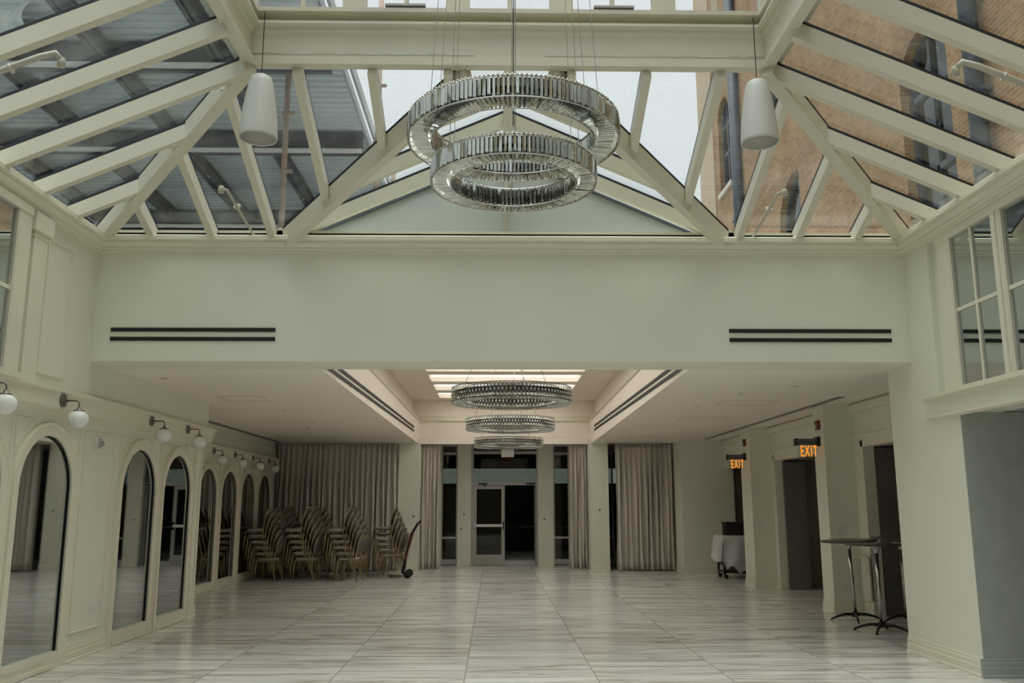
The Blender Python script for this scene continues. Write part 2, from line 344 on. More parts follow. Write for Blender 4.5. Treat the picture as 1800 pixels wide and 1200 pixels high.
def mirrors(X, centres, word):
    cn = {4.77: 'nearest the camera', 6.09: 'second from the camera'}
    for c in centres:
        lab = word(c)
        t = thing('arched_mirror', lab, 'mirror', (X, c, 0), group='arched mirrors along the left wall')
        g = MB(); pts = [(-0.008, -HW, 0.16)]+[(-0.008, HW*math.cos(PI-PI*i/24), SPR+HW*math.sin(PI-PI*i/24)) for i in range(25)]+[(-0.008, HW, 0.16)]
        pts = [(x, y*0.995, z) for x, y, z in pts]; g.prism(pts, (0.008, 0, 0)); go = g.obj('mirror_glass', MIRROR, t); go.location = (-0.022, 0, 0); go.rotation_euler = (0, 0, math.radians(-1.1) if X == XLW else 0)
        e_ = MB(); e_.sweep(arc_path(0.0, 0, HW, 0.16, SPR), [(-0.008, -0.010), (-0.008, 0.002), (0.0, 0.002), (0.0, -0.010)], (1, 0, 0), side=1); e_.obj('dark_edge', BLACK, t)
        f = MB(); f.sweep(arc_path(0.0, 0, HW, 0.0, SPR), [(0.0, 0), (0.0, 0.022), (0.012, 0.03), (0.095, 0.03), (0.105, 0.045), (0.125, 0.045), (0.135, 0.0)], (1, 0, 0), side=1)
        f.obj('arch_casing', TRIM, t)
        s = MB(); s.box(0, 0.035, -HW, HW, 0.005, 0.045); s.box(0, 0.022, -HW, HW, 0.045, 0.10); s.box(0, 0.03, -HW, HW, 0.10, 0.155); s.obj('sill_base', TRIM, t)
NEARLAB = {4.77: 'arched mirror closest to the camera on the left wall, outside the frame', 6.09: 'second arched mirror from the camera on the left wall, outside the frame',
           7.41: 'arched wall mirror cut by the left edge of the picture', 8.73: 'large arched wall mirror reflecting a curtain, left of the switch plates',
           11.01: 'arched wall mirror directly right of the switch plates on the panel', 12.33: 'last arched mirror on the near left wall, beside the wall corner'}
FARLAB = {15.42: 'arched mirror hidden just behind the left wall corner', 16.78: 'half-seen arched mirror right behind the near wall corner, dim recess',
          18.14: 'second visible arched mirror in the dim left recess', 19.50: 'third visible arched mirror in the dim left recess, behind the chairs', 20.86: 'last arched mirror in the dim recess, next to the long curtain'}
mirrors(XLW, near_c, lambda c: NEARLAB[c]); mirrors(XLF, far_c, lambda c: FARLAB[c])
# bases between the mirrors, spandrel beads, panels
m = MB()
for (a, b) in [(AY0-4, 4.77-0.64), (9.37, 10.37), (12.97, 13.35)]: m.sweep([(XLW, a, 0), (XLW, b, 0)], BASE, (0, 0, 1), side=-1)
struct('baseboard_left', m, TRIM)
m = MB(); BEAD = [(0, 0), (0, 0.012), (0.008, 0.018), (0.018, 0.018), (0.024, 0)]
def rect_bead(m, x, y0, y1, z0, z1, s=1):
    m.sweep([(x, y0, z0), (x, y1, z0), (x, y1, z1), (x, y0, z1)], [(a, b*s) for a, b in BEAD] if s == 1 else [(a, -b) for a, b in BEAD], (1, 0, 0), closed=True)
rect_bead(m, XLW, 9.48, 10.22, 0.27, 2.36); rect_bead(m, XLW, 13.02, 13.25, 0.27, 2.36)
for cs, X in ((near_c, XLW), (far_c, XLF)):
    for c in cs:
        for sg in (-1, 1):
            R2 = HW+0.20; p = [(X, c+sg*0.66, SPR+0.26)]
            pts = []
            for i in range(9):
                a = math.radians(22+i*5.5); pts.append((X, c+sg*R2*math.cos(a)*0.93, SPR+R2*math.sin(a)))
            pts = pts+[(X, c+sg*0.64, 2.38)]
            m.sweep(pts, [(a, b) for a, b in BEAD], (1, 0, 0), closed=True)
struct('trim_1', m, TRIM)
# entablature of the mirror walls
ENT = [(0, 2.44), (0.03, 2.44), (0.03, 2.47), (0.055, 2.475), (0.055, 2.50), (0.10, 2.51), (0.10, 2.655), (0.13, 2.665), (0.13, 2.70), (0, 2.70)]
m = MB(); m.sweep([(XLW, AY0-4, 0), (XLW, 13.35, 0), (XLW-0.3, 13.35, 0)], ENT, (0, 0, 1), side=-1)
struct('trim_2', m, TRIM)
m = MB(); m.sweep([(XLF, 13.36, 0), (XLF, 22.3, 0)], [(a*0.8, b) for a, b in ENT], (0, 0, 1), side=-1)
struct('trim_3', m, TRIM)

# --- right side walls
m = MB()
m.box(AX1, AX1+0.4, 8.46, 9.95, 0, 2.66); m.box(AX1, AX1+0.4, 8.82, 9.95, 2.66, 4.50)                    # big pier
m.box(AX1, AX1+0.4, AY0-4, 8.46, 2.45, 2.66)                # band over the opening
m.box(AX1+0.06, AX1+0.4, AY0, 8.82, 2.66, 4.262); m.box(AX1+0.1, AX1+0.4, AY0, 8.82, 4.262, 4.5)
m.box(AX1, AX1+0.1, AY0, 8.82, 4.262, 4.50)
struct('wall_right', m, PAINT)
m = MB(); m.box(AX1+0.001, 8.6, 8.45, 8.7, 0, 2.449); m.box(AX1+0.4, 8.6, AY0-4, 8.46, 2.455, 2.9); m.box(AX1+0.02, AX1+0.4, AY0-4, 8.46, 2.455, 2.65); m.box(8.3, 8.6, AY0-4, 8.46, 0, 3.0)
struct('wall_right_alcove', m, plain('grey_green_alcove', (0.40, 0.43, 0.39), 0.6))  # alcove walls and pier end: darker grey-green than the cream walls
m = MB()
m.sweep([(AX1, 9.95, 0), (AX1, 8.449, 0)], BASE, (0, 0, 1), side=-1)
struct('baseboard_right', m, TRIM)
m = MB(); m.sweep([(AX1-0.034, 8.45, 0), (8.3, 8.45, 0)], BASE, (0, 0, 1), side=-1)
struct('baseboard_right_alcove', m, MATS['grey_green_alcove'])
m = MB()
for z0, z1, d in ((2.62, 2.645, 0.035), (2.645, 2.665, 0.05), (2.44, 2.46, 0.035), (2.42, 2.44, 0.02)):
    m.box(AX1-d, AX1+0.01, AY0-4, 9.08 if z0 > 2.425 else 8.46, z0, z1)
struct('trim_4', m, TRIM)
# back right: wall with two openings, columns
m = MB()
m.box(XR2, XR2+0.15, 9.95, 21.1, 2.41, ZC+0.1)
m.box(XR2, XR2+0.15, 12.98, 13.76, 0, 2.41); m.box(XR2, XR2+0.15, 17.14, 18.05, 0, 2.41); 
m.box(5.0, XR2, 13.33, 13.76, 0, ZC); m.box(5.03, XR2, 17.39, 18.06, 0, ZC)
struct('wall_right_far', m, PAINT)
m = MB()
CB = [(a*0.7, b) for a, b in BASE]
m.sweep([(XR2, 13.76, 0), (5.0, 13.76, 0), (5.0, 13.33, 0), (XR2, 13.33, 0), (XR2, 12.99, 0)], CB, (0, 0, 1), side=-1)
m.sweep([(XR2, 18.06, 0), (5.03, 18.06, 0), (5.03, 17.39, 0), (XR2, 17.39, 0), (XR2, 17.15, 0)], CB, (0, 0, 1), side=-1)
struct('baseboard_right_far', m, TRIM)
m = MB()
m.box(XR2-0.05, XR2, 9.95, 21.1, 2.93, 3.05); m.box(XR2-0.03, XR2, 9.95, 21.1, 2.60, 2.62)
for ya, yb in ((9.95, 12.98), (13.76, 17.14)):
    m.box(XR2-0.02, XR2+0.0, ya, yb+0.08, 2.41, 2.50)
m.box(XR2-0.02, XR2, 12.98, 13.08, 0, 2.5); m.box(XR2-0.02, XR2, 17.14, 17.24, 0, 2.5)
struct('trim_5', m, TRIM)
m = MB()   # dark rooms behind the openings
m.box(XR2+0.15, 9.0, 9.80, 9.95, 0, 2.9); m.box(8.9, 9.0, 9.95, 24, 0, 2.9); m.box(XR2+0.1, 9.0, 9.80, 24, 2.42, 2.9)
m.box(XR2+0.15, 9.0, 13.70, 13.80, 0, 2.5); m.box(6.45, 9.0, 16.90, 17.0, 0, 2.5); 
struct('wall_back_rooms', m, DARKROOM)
m = MB(); m.box(XR2+0.12, 5.98, 17.04, 17.12, 0.01, 2.38); d1 = struct('door_2', m, DARKDOOR)
m = MB(); m.box(XR2+0.16, 8.8, 12.98, 13.05, 0.01, 2.4); struct('door_3', m, DARKDOOR)
# wall facing us at the right end, with a dim doorway
m = MB(); m.box(4.42, 5.66, 21.0, 21.15, 0, ZC); m.box(5.66, 7.0, 21.0, 21.15, 2.42, ZC); m.box(4.42, 4.50, 21.15, 22.4, 0, ZC); m.box(6.9, 9.0, 21.0, 21.15, 0, ZC)
m.box(XR2+0.15, 9.0, 18.05, 18.15, 0, 2.5)
struct('wall_back_right', m, PAINT)
m = MB(); m.box(5.64, 6.0, 21.12, 21.2, 0, 2.42); m.box(6.0, 7.0, 21.6, 21.7, 0, 2.42); struct('door_4', m, DARKDOOR)
m = MB(); m.sweep([(4.42, 22.2, 0), (4.42, 21.0, 0), (5.60, 21.0, 0)], CB, (0, 0, 1), side=-1) ; struct('baseboard_back_right', m, TRIM)

# --- low ceiling with the coffer
cfL = lambda y: -1.96+0.06*(y-9.9)/12.4
cfR = lambda y: 2.21+0.21*(y-9.9)/12.4
m = MB()
def quadslab(m, pts, z0, z1):
    m.hexa([(x, y, z0) for x, y in pts]+[(x, y, z1) for x, y in pts])
quadslab(m, [(-5.5, 9.9), (cfL(9.9), 9.9), (cfL(22.3), 22.3), (-5.5, 22.3)], ZC, 3.66)
quadslab(m, [(cfR(9.9), 9.9), (9.0, 9.9), (9.0, 22.3), (cfR(22.3), 22.3)], ZC, 3.66)
m.box(-5.5, 9.0, 22.3, 24.4, 3.25, 3.66); m.box(-2.0, 2.6, 22.3, 22.42, ZC, 3.249)
m.box(-5.5, -2.0, 22.3, 24.4, ZC, 3.25); m.box(2.6, 9.0, 22.3, 24.4, ZC, 3.25)
m.box(-5.5, 9.0, 9.7, 9.9, ZC+0.02, 3.66)
struct('ceiling_low', m, CEIL)
SB = 0.16
m = MB()   # upper coffer
for (xa, xb) in ((lambda y: -5.5, lambda y: cfL(y)-SB), (lambda y: cfR(y)+SB, lambda y: 9.0)):
    quadslab(m, [(xa(9.9), 9.7), (xb(9.9), 9.7), (xb(22.3), 24.4), (xa(22.3), 24.4)], 3.66, 4.34)
m.box(-5.5, 9.0, 22.36, 24.4, 3.66, 4.34); m.box(-5.5, 9.0, 9.5, 9.9, 3.66, 4.34)
struct('ceiling_coffer_sides', m, CEIL)
m = MB()
m.box(-2.4, -1.36, 9.8, 21.92, 4.2, 4.335); m.box(1.80, 2.8, 9.8, 21.92, 4.2, 4.335); m.box(-2.4, 2.8, 21.92, 22.36, 4.2, 4.335)
y = 20.92
while y > 10.2:
    m.box(-1.359, 1.799, y-(0.48 if y > 17 else 0.16), y, 4.2, 4.34); y -= 1.48
m.box(-1.359, 1.799, 9.8, 10.2, 4.2, 4.335)
struct('ceiling_coffer_top', m, CEIL)
wr = sroot('window_2'); y = 21.92
while y > 10.4:
    MB().box(-1.4, 1.84, y-1.45, y+0.02, 4.30, 4.31).obj('glass_pane', OPALP, wr); y -= 1.48
m = MB()   # coffer cornice
CORN = [(0, -0.06), (0.0, -0.02), (-0.03, -0.01), (-0.03, 0.02), (-0.06, 0.03), (-0.06, 0.05), (-0.2, 0.05), (-0.2, -0.06)]
m.sweep([(cfL(9.9), 9.9, 3.64), (cfL(22.3), 22.3, 3.64), (cfR(22.3), 22.3, 3.64), (cfR(9.9), 9.9, 3.64)], [(a-0.0, b) for a, b in [(0, 0), (0.02, 0.0), (0.035, 0.015), (0.035, 0.03), (0, 0.05), (-0.1, 0.05), (-0.1, 0.0)]], (0, 0, 1), side=-1)
m.sweep([(cfL(9.9)-SB, 9.9, 3.70), (cfL(22.3)-SB, 22.36, 3.70), (cfR(22.3)+SB, 22.36, 3.70), (cfR(9.9)+SB, 9.9, 3.70)], [(0, -0.04), (0.11, -0.04), (0.10, -0.01), (0.07, 0.01), (0.05, 0.05), (0.02, 0.07), (0, 0.09)], (0, 0, 1), side=-1)
struct('trim_6', m, TRIM)

# linear diffusers (black twin slots)
def diffuser(loc_boxes, label, mat=BLACK):
    o = bpy.data.objects.new('linear_air_diffuser', None); C.objects.link(o); tag(o, label, 'air vent', 'black twin-slot air diffusers')
    for b in loc_boxes:
        (b if isinstance(b, MB) else MB().box(*b)).obj('slot', mat, o)
    return o
diffuser([(-4.10, -2.35, 9.318, 9.335, 3.40, 3.44), (-4.10, -2.35, 9.318, 9.335, 3.30, 3.34)], 'black twin-slot air diffuser on the left end of the high beam wall')
diffuser([(2.54, 4.31, 9.318, 9.335, 3.40, 3.44), (2.54, 4.31, 9.318, 9.335, 3.30, 3.34)], 'black twin-slot air diffuser on the right end of the high beam wall')
def slot_on_coffer(xf, sgn, ya, yb, za, zb, h):
    m = MB(); x0, x1 = xf(ya), xf(yb); t = 0.012*sgn
    return m.hexa([(x0-0.01*sgn, ya, za), (x0+t, ya, za), (x1+t, yb, zb), (x1-0.01*sgn, yb, zb), (x0-0.01*sgn, ya, za+h), (x0+t, ya, za+h), (x1+t, yb, zb+h), (x1-0.01*sgn, yb, zb+h)])
diffuser([slot_on_coffer(cfL, 1, 9.98, 20.9, 3.13, 3.275, 0.045), slot_on_coffer(cfL, 1, 9.98, 20.9, 3.22, 3.365, 0.045)], 'long black twin-slot air diffuser on the left side of the ceiling coffer')
diffuser([slot_on_coffer(cfR, -1, 9.98, 21.1, 3.13, 3.32, 0.045), slot_on_coffer(cfR, -1, 9.98, 21.1, 3.22, 3.41, 0.045)], 'long black twin-slot air diffuser on the right side of the ceiling coffer')
diffuser([(4.90, 4.93, 12.4, 20.6, ZC-0.004, ZC+0.01), (4.97, 5.00, 12.4, 20.6, ZC-0.004, ZC+0.01)], 'narrow black twin slot in the low ceiling above the right columns')
diffuser([(XLF+0.06, XLF+0.10, 13.4, 21.6, ZC-0.004, ZC+0.01), (XLF+0.14, XLF+0.18, 13.4, 21.6, ZC-0.004, ZC+0.01)], 'narrow black twin slot in the low ceiling above the dim left recess')

# --- back wall, storefront
m = MB()
m.box(-5.5, -2.36, 22.15, 22.4, 0, ZC); m.box(-2.36, -1.85, 22.0, 24.4, 0, ZC+0.1)     # left wall behind drape, left column
m.box(2.36, 2.82, 22.0, 24.4, 0, ZC+0.1); m.box(3.2, 4.5, 22.15, 22.4, 0, ZC)
struct('wall_back', m, PAINT)
m = MB()
m.box(-1.85, -1.42, 24.0, 24.3, 0, 3.3); m.box(-0.98, -0.62, 23.9, 24.3, 0, 3.3); m.box(1.17, 1.58, 23.9, 24.3, 0, 3.3); m.box(2.02, 2.36, 24.0, 24.3, 0, 3.3)
m.box(-1.85, 2.36, 24.0, 24.3, 3.18, 3.3)
struct('wall_storefront', m, PAINT)
m = MB()
for p in ([(-1.85, 22.0, 0), (-2.36, 22.0, 0)], [(2.82, 22.0, 0), (2.36, 22.0, 0)], [(-0.62, 23.9, 0), (-0.98, 23.9, 0)], [(1.58, 23.9, 0), (1.17, 23.9, 0)]):
    m.sweep(p, BASE, (0, 0, 1), side=1)
struct('baseboard_back', m, TRIM)
def side_window(name, x0, x1):
    r = sroot(name); f = MB()
    f.box(x0, x0+0.04, 24.0, 24.1, 0, 3.18); f.box(x1-0.04, x1, 24.0, 24.1, 0, 3.18)
    for z0, z1 in ((0.03, 0.16), (0.69, 0.74), (2.90, 2.97), (3.13, 3.18)): f.box(x0+0.04, x1-0.04, 24.0, 24.1, z0, z1)
    f.obj('window_frame', ALU, r); MB().box(x0+0.03, x1-0.03, 24.04, 24.055, 0.1, 3.15).obj('glass_pane', TINTED, r)
side_window('window_3', -1.42, -0.98); side_window('window_4', 1.58, 2.02); side_window('window_5', 2.82, 3.2)
dr = sroot('door_1')
f = MB(); f.box(-0.62, -0.555, 23.95, 24.08, 0, 3.18); f.box(1.13, 1.17, 23.95, 24.08, 0, 3.18); f.box(-0.555, 1.13, 23.95, 24.08, 2.09, 2.17); f.box(-0.555, 1.13, 23.95, 24.08, 2.92, 3.0); f.box(-0.555, 1.13, 23.95, 24.08, 3.13, 3.2)
f.obj('door_frame', ALU, dr)
MB().box(-0.57, 1.15, 24.0, 24.012, 2.16, 2.93).obj('transom_glass', TINTED, dr)
MB().box(-0.57, 1.15, 24.0, 24.012, 3.0, 3.14).obj('transom_glass', TINTED, dr)
f = MB(); f.box(-0.555, -0.47, 23.96, 24.01, 0.01, 2.08); f.box(0.19, 0.28, 23.96, 24.01, 0.01, 2.08); f.box(-0.47, 0.19, 23.96, 24.01, 1.99, 2.08); f.box(-0.47, 0.19, 23.96, 24.01, 0.01, 0.28)
lf = f.obj('door_leaf', ALU, dr)
MB().box(-0.48, 0.2, 23.98, 23.99, 0.27, 2.0).obj('door_glass', TINTED, lf)
h = MB(); h.box(-0.52, 0.24, 23.88, 23.915, 1.00, 1.07); h.box(-0.53, -0.49, 23.88, 23.97, 0.98, 1.10); h.obj('push_bar', WHITEPL, lf)
MB().box(0.225, 0.255, 23.87, 23.965, 0.93, 1.14).obj('latch_housing', BLACK, lf)
h = MB(); h.box(-0.42, -0.18, 23.89, 23.95, 2.11, 2.15); h.bar((-0.3, 23.9, 2.11), (-0.22, 23.75, 2.07), 0.03, 0.02); h.obj('door_closer', DKMETAL, dr)
h = MB(); h.box(0.85, 1.1, 23.89, 23.95, 2.11, 2.15); h.obj('door_closer', DKMETAL, dr)
f = MB(); f.box(1.10, 1.16, 24.08, 24.95, 0.01, 2.08); f.obj('open_door_leaf', ALU, dr)
# dark vestibule outside
m = MB(); m.box(-4.5, -4.3, 24.3, 30, 0, 3.4); m.box(4.4, 4.6, 24.3, 30, 0, 3.4); m.box(-4.5, 4.6, 24.3, 30.2, 3.3, 3.5); m.box(-4.5, 4.6, 30, 30.2, 0, 2.28); m.box(-4.5, 4.6, 30, 30.2, 2.78, 3.4)
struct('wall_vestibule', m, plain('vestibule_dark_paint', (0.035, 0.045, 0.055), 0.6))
MB().box(-4.4, 4.5, 30.05, 30.07, 2.25, 2.8).obj('window_6', AWNG)['kind'] = 'structure'
m = MB(); m.tube([(0.3, 26.5, 0.95), (3.4, 26.5, 0.95)], 0.02); m.tube([(0.3, 26.5, 0), (0.3, 26.5, 0.95)], 0.02); m.tube([(2.3, 26.5, 0), (2.3, 26.5, 0.95)], 0.02)
tag(m.obj('hand_railing', CHROME), 'thin metal handrail in the dark beyond the open entrance door', 'railing')
# outer shell so no daylight leaks in
m = MB(); m.box(-9, 9, -6.1, -6, 0, 4.3); m.box(-9.1, -9, -6, 36, 0, 4.3); m.box(9, 9.1, -6, 36, 0, 4.3); m.box(-9, 9, 24.3, 24.32, 3.4, 4.34)
m.box(-9, -4.5, 24.3, 24.4, 0, 4.3); m.box(4.6, 9, 24.3, 24.4, 0, 4.3)
struct('wall_outer', m, PAINT)
m = MB(); m.box(-9, 9, -6, AY0, 3.08, 4.34); m.box(-9, XLW-0.2, AY0, 24.4, 4.2, 4.34); m.box(4.9, 9, AY0, 24.4, 4.2, 4.34)
struct('ceiling_roof', m, CEIL)
m = MB(); m.box(-9, XLW-0.1, -6, 24.4, 4.345, 4.36); m.box(4.8, 9, -6, 24.4, 4.345, 4.36); m.box(XLW-0.1, 4.8, -6, AY0-0.1, 4.345, 4.36)
m.box(XLW-0.1, -1.5, 10.1, 24.4, 4.345, 4.36); m.box(1.95, 4.8, 10.1, 24.4, 4.345, 4.36)
m.box(-40, 40, 24.4, 70, 0, 0.1); m.box(-40, -9.2, -20, 24.4, 0, 0.1); m.box(9.2, 40, -20, 24.4, 0, 0.1)
struct('ground_roof_membrane', m, ROOFM)

# --- atrium crown and window zones
CROWN = [(0, 4.20), (0.03, 4.205), (0.03, 4.235), (0.05, 4.25), (0.05, 4.28), (0.09, 4.33), (0.09, 4.36), (0.12, 4.37), (0.12, 4.43), (0.10, 4.45), (0, 4.45)]
CROWN = [(a, 4.43+(b-4.45)*0.72+0.02) for a, b in CROWN]
m = MB(); m.sweep([(AX0, AY0, 0), (AX0, AY1, 0), (AX1, AY1, 0), (AX1, AY0, 0)], CROWN, (0, 0, 1), closed=True, side=-1)
struct('trim_7', m, TRIM)
m = MB(); m.box(XLW-0.4, 4.95, AY0-0.4, AY0, 3.08, 4.5); struct('wall_front_beam', m, PAINT)
m = MB()     # curb the glass stands on
for b in ((AX0-0.05, AX1+0.05, AY1+0.0, AY1+0.12, 4.45, 4.53), (AX0-0.05, AX1+0.05, AY0-0.12, AY0, 4.45, 4.53), (AX0-0.12, AX0, AY0-0.12, AY1+0.12, 4.45, 4.53), (AX1, AX1+0.12, AY0-0.12, AY1+0.12, 4.45, 4.53)): m.box(*b)
struct('trim_8', m, RAFT)
# left upper: pilaster, bead panel, mirrored window
m = MB()
m.box(AX0, AX0+0.05, 7.92, 8.17, 2.70, 4.25); m.box(AX0, AX0+0.075, 7.88, 8.21, 4.08, 4.25); m.box(AX0, AX0+0.06, 7.90, 8.19, 4.03, 4.045)
rect_bead(m, AX0, 8.26, 8.76, 2.80, 4.12)
struct('trim_9', m, TRIM)
def grid_window(name, X, s, y0, y1, bays, zb, zt, zm):
    """s=+1 : faces +x (left wall). frame members and mirror-like panes"""
    r = sroot(name); f = MB()
    def bx(d0, d1, ya, yb, za, zc): xs = sorted((X+s*d0, X+s*d1)); f.box(xs[0], xs[1], ya, yb, za, zc)
    bx(0, 0.06, y0, y1, zt, zt+0.08); bx(0, 0.075, y0, y1, zb-0.05, zb); bx(0, 0.10, y0, y1, zb-0.06, zb-0.04)
    edges = sorted(set([b for bb in bays for b in bb]))
    for i, (a, b) in enumerate(bays):
        nxt = b if i == len(bays)-1 else None
    prev = y0
    for (a, b) in bays:
        bx(0, 0.05, prev, a, zb, zt); bx(0.05, 0.07, (prev+a)/2-0.02, (prev+a)/2+0.02, zb, zt); prev = b
        c = (a+b)/2; bx(0, 0.035, c-0.018, c+0.018, zb, zt); bx(0, 0.033, a, b, zm-0.018, zm+0.018)
        bx(0.0, 0.045, a-0.0, a+0.02, zb, zt); bx(0.0, 0.045, b-0.02, b, zb, zt)
    bx(0, 0.05, prev, y1, zb, zt)
    f.obj('window_frame', TRIM, r)
    g = MB()
    xs = sorted((X+s*0.012, X+s*0.018)); g.box(xs[0], xs[1], y0, y1, zb, zt); g.obj('glass_pane', MIRROR, r)
grid_window('window_7', AX0, 1, 3.1, 7.86, [(3.2, 3.97), (4.11, 4.88), (5.02, 5.79), (5.97, 6.74), (6.88, 7.65)], 2.74, 4.19, 3.46)
grid_window('window_8', AX1+0.06, -1, 3.9, 8.66, [(4.0, 4.78), (4.91, 5.69), (5.82, 6.60), (6.73, 7.51), (7.64, 8.41)], 2.70, 4.18, 3.45)

# ------------------------------------------------------------------ the hipped skylight
TAN = 0.44
ZE, YTOP = 4.56, 7.22                       # glass plane at the wall line, ring line
RX0, RX1, RY0, RY1 = CX-2.27, CX+2.27, 2.58, 7.22
ZT = ZE+TAN*(AY1-RY1)                       # glass height at the ring
sky = sroot('window_1')
def zs(y): return ZE+TAN*(AY1-y)
def rafter(p, q, wd=0.075, dp=0.165, name='rafter', gk=True):
    dn = Vector((0, 0, 0.030)); o = MB().bar(Vector(p)-dn, Vector(q)-dn, wd, dp-0.03).obj(name, RAFT, sky)
    if gk: MB().bar(p, q, wd*0.98, 0.027).obj('gasket', GASKET, o)
    return o
# dormer (gable skylight running back over the low roof)
DH = 2.42; ZRG = ZE+TAN*DH; YG = 9.82
vx = lambda s, t: (CX+s*DH*t, AY1-(AY1-(AY1-DH))*(1-t), ZE+TAN*DH*(1-t))     # t=1 at the wall, 0 at the ridge
offs = [0.55, 1.22, 1.88, 2.55, 3.20, 3.85]
for s in (-1, 1):
    for i, d in enumerate(offs):
        x = CX+s*d
        ytop = RY1+0.07 if d <= 2.27 else AY1-(4.43-d)          # ring, or hip
        if d < DH:                                         # ends on the valley beam
            ybot = AY1-(DH-d)-0.0
        else: ybot = AY1
        if ytop < ybot-0.15: rafter((x, ytop, zs(ytop)), (x, ybot, zs(ybot)))
    # valley beams
    a = (CX+s*DH, AY1, ZE); b = (CX+s*(DH-2.03), AY1-2.03, ZE+TAN*2.03)
    rafter(a, b, 0.09, 0.24, 'valley_beam')
    for yy in (7.98, 8.62, 9.28):
        hw = 0.0 if yy < AY1-DH else min(DH, (yy-(AY1-DH)))
        rafter((CX, yy, ZRG), (CX+s*hw, yy, ZRG-TAN*hw), 0.07, 0.17)
rafter((CX, 7.30, ZRG+0.01), (CX, YG+0.02, ZRG+0.01), 0.09, 0.20, 'ridge_beam')
# dormer glass
def pane(pts, name='glass_pane', mat=GLASS):
    m = MB(); v = [Vector(p) for p in pts]; nrm = (v[1]-v[0]).cross(v[2]-v[0]).normalized(); nrm = nrm if nrm.z > 0 else -nrm
    m.prism(pts, nrm*0.008); return m.obj(name, mat, sky)
for s in (-1, 1):
    pane([(CX, 7.3, ZRG), (CX, YG, ZRG), (CX+s*DH, YG, ZE), (CX+s*DH, AY1, ZE), (CX+s*(7.3-AY1+DH), 7.3, ZRG-TAN*(7.3-AY1+DH))])
    # front slope glass either side of the valley
    pane([(CX+s*DH, AY1, ZE), (CX+s*4.43, AY1, ZE), (CX+s*2.27, RY1, ZT), (CX+s*0.31, RY1, ZT)] if False else [(CX+s*DH, AY1, ZE), (CX+s*4.43, AY1, ZE), (CX+s*2.32, RY1, ZT), (CX+s*(DH-(AY1-RY1)), RY1, ZT)])
# hips
for sx in (-1, 1):
    rafter((CX+sx*4.43, AY1, ZE), (CX+sx*2.30, RY1, ZT), 0.12, 0.20, 'hip_beam')
    rafter((CX+sx*4.43, AY0, ZE), (CX+sx*2.30, RY0, ZT), 0.12, 0.20, 'hip_beam')
# side rafters
ys = [8.60-0.675*k for k in range(12)]
for sx in (-1, 1):
    for yy in ys:
        xt = 2.34
        if yy > RY1: xt = 2.30+(yy-RY1)*(4.43-2.27)/(AY1-RY1)
        if yy < RY0: xt = 2.30+(RY0-yy)*(4.43-2.27)/(RY0-AY0)
        zt = ZE+(4.43-xt)*(ZT-ZE)/(4.43-2.27)
        rafter((CX+sx*4.43, yy, ZE), (CX+sx*xt, yy, zt), 0.075, 0.165)
    pane([(CX+sx*4.43, AY0, ZE), (CX+sx*4.43, AY1, ZE), (CX+sx*2.30, RY1, ZT), (CX+sx*2.30, RY0, ZT)])
for k in range(-6, 7):   # near slope
    x = CX+k*0.65; xa = abs(k*0.65); yt = RY0 if xa <= 2.27 else RY0-(xa-2.27)*(RY0-AY0)/(4.43-2.27)
    rafter((x, AY0, ZE), (x, yt, ZE+(yt-AY0)*(ZT-ZE)/(RY0-AY0)))
pane([(CX-4.43, AY0, ZE), (CX+4.43, AY0, ZE), (CX+2.30, RY0, ZT), (CX-2.30, RY0, ZT)])
# ring beam (cornice) round the lantern
ZR = 5.375
RING = [(0.10, ZR), (0, ZR), (0, ZR+0.05), (0.02, ZR+0.055), (0.02, ZR+0.085), (0.045, ZR+0.09), (0.045, ZR+0.30), (0.02, ZR+0.33), (0.02, ZR+0.355), (-0.03, ZR+0.37), (-0.03, ZR+0.395), (0.13, ZR+0.395), (0.13, ZR+0.50), (-0.01, ZR+0.50), (-0.01, ZR+0.54), (0.03, ZR+0.56), (0.22, ZR+0.56), (0.22, ZR+0.12), (0.10, ZR+0.05)]
m = MB(); m.sweep([(RX0+0.03, RY0+0.03, 0), (RX1-0.03, RY0+0.03, 0), (RX1-0.03, RY1-0.03, 0), (RX0+0.03, RY1-0.03, 0)], [(-a, b) for a, b in RING], (0, 0, 1), closed=True, side=1)
m.obj('ring_beam', RAFT, sky)
# lantern: windows standing on the ring
ZL = ZR+0.56; LZ = 6.75; LI = 0.12
lant = sroot('window_9'); f = MB()
xs_th = [x for x in (-1.55, -0.50, 0.53, 1.58)]
wx0, wx1, wy0, wy1 = RX0-LI, RX1+LI, RY0-LI, RY1+LI
def lpost(x0, x1, y0, y1): f.box(x0, x1, y0, y1, ZL, LZ)
for (ya, yb) in ((wy1-0.08, wy1), (wy0, wy0+0.08)):
    for k in range(-2, 3):
        xc = CX+0.5*0+k*0.93+0.465*0; 
    for xc in (CX-1.395-0.0, CX-0.465, CX+0.465, CX+1.395): lpost(xc-0.105, xc+0.105, ya, yb)
    for xc in (CX-1.86, CX-0.93, CX, CX+0.93, CX+1.86): lpost(xc-0.02, xc+0.02, ya+0.02, yb-0.02)
    lpost(wx0, wx0+0.12, ya, yb); lpost(wx1-0.12, wx1, ya, yb)
for (xa, xb) in ((wx1-0.08, wx1), (wx0, wx0+0.08)):
    for k in range(5):
        yc = wy0+(wy1-wy0)*k/4
        lpost(xa, xb, max(wy0, yc-0.1), min(wy1, yc+0.1))
        if k < 4: yc2 = yc+(wy1-wy0)/8; lpost(xa+0.02, xb-0.02, yc2-0.02, yc2+0.02)
f.box(wx0, wx1, wy1-0.08, wy1, LZ, LZ+0.12); f.box(wx0, wx1, wy0, wy0+0.08, LZ, LZ+0.12); f.box(wx0, wx0+0.08, wy0, wy1, LZ, LZ+0.12); f.box(wx1-0.08, wx1, wy0, wy1, LZ, LZ+0.12)
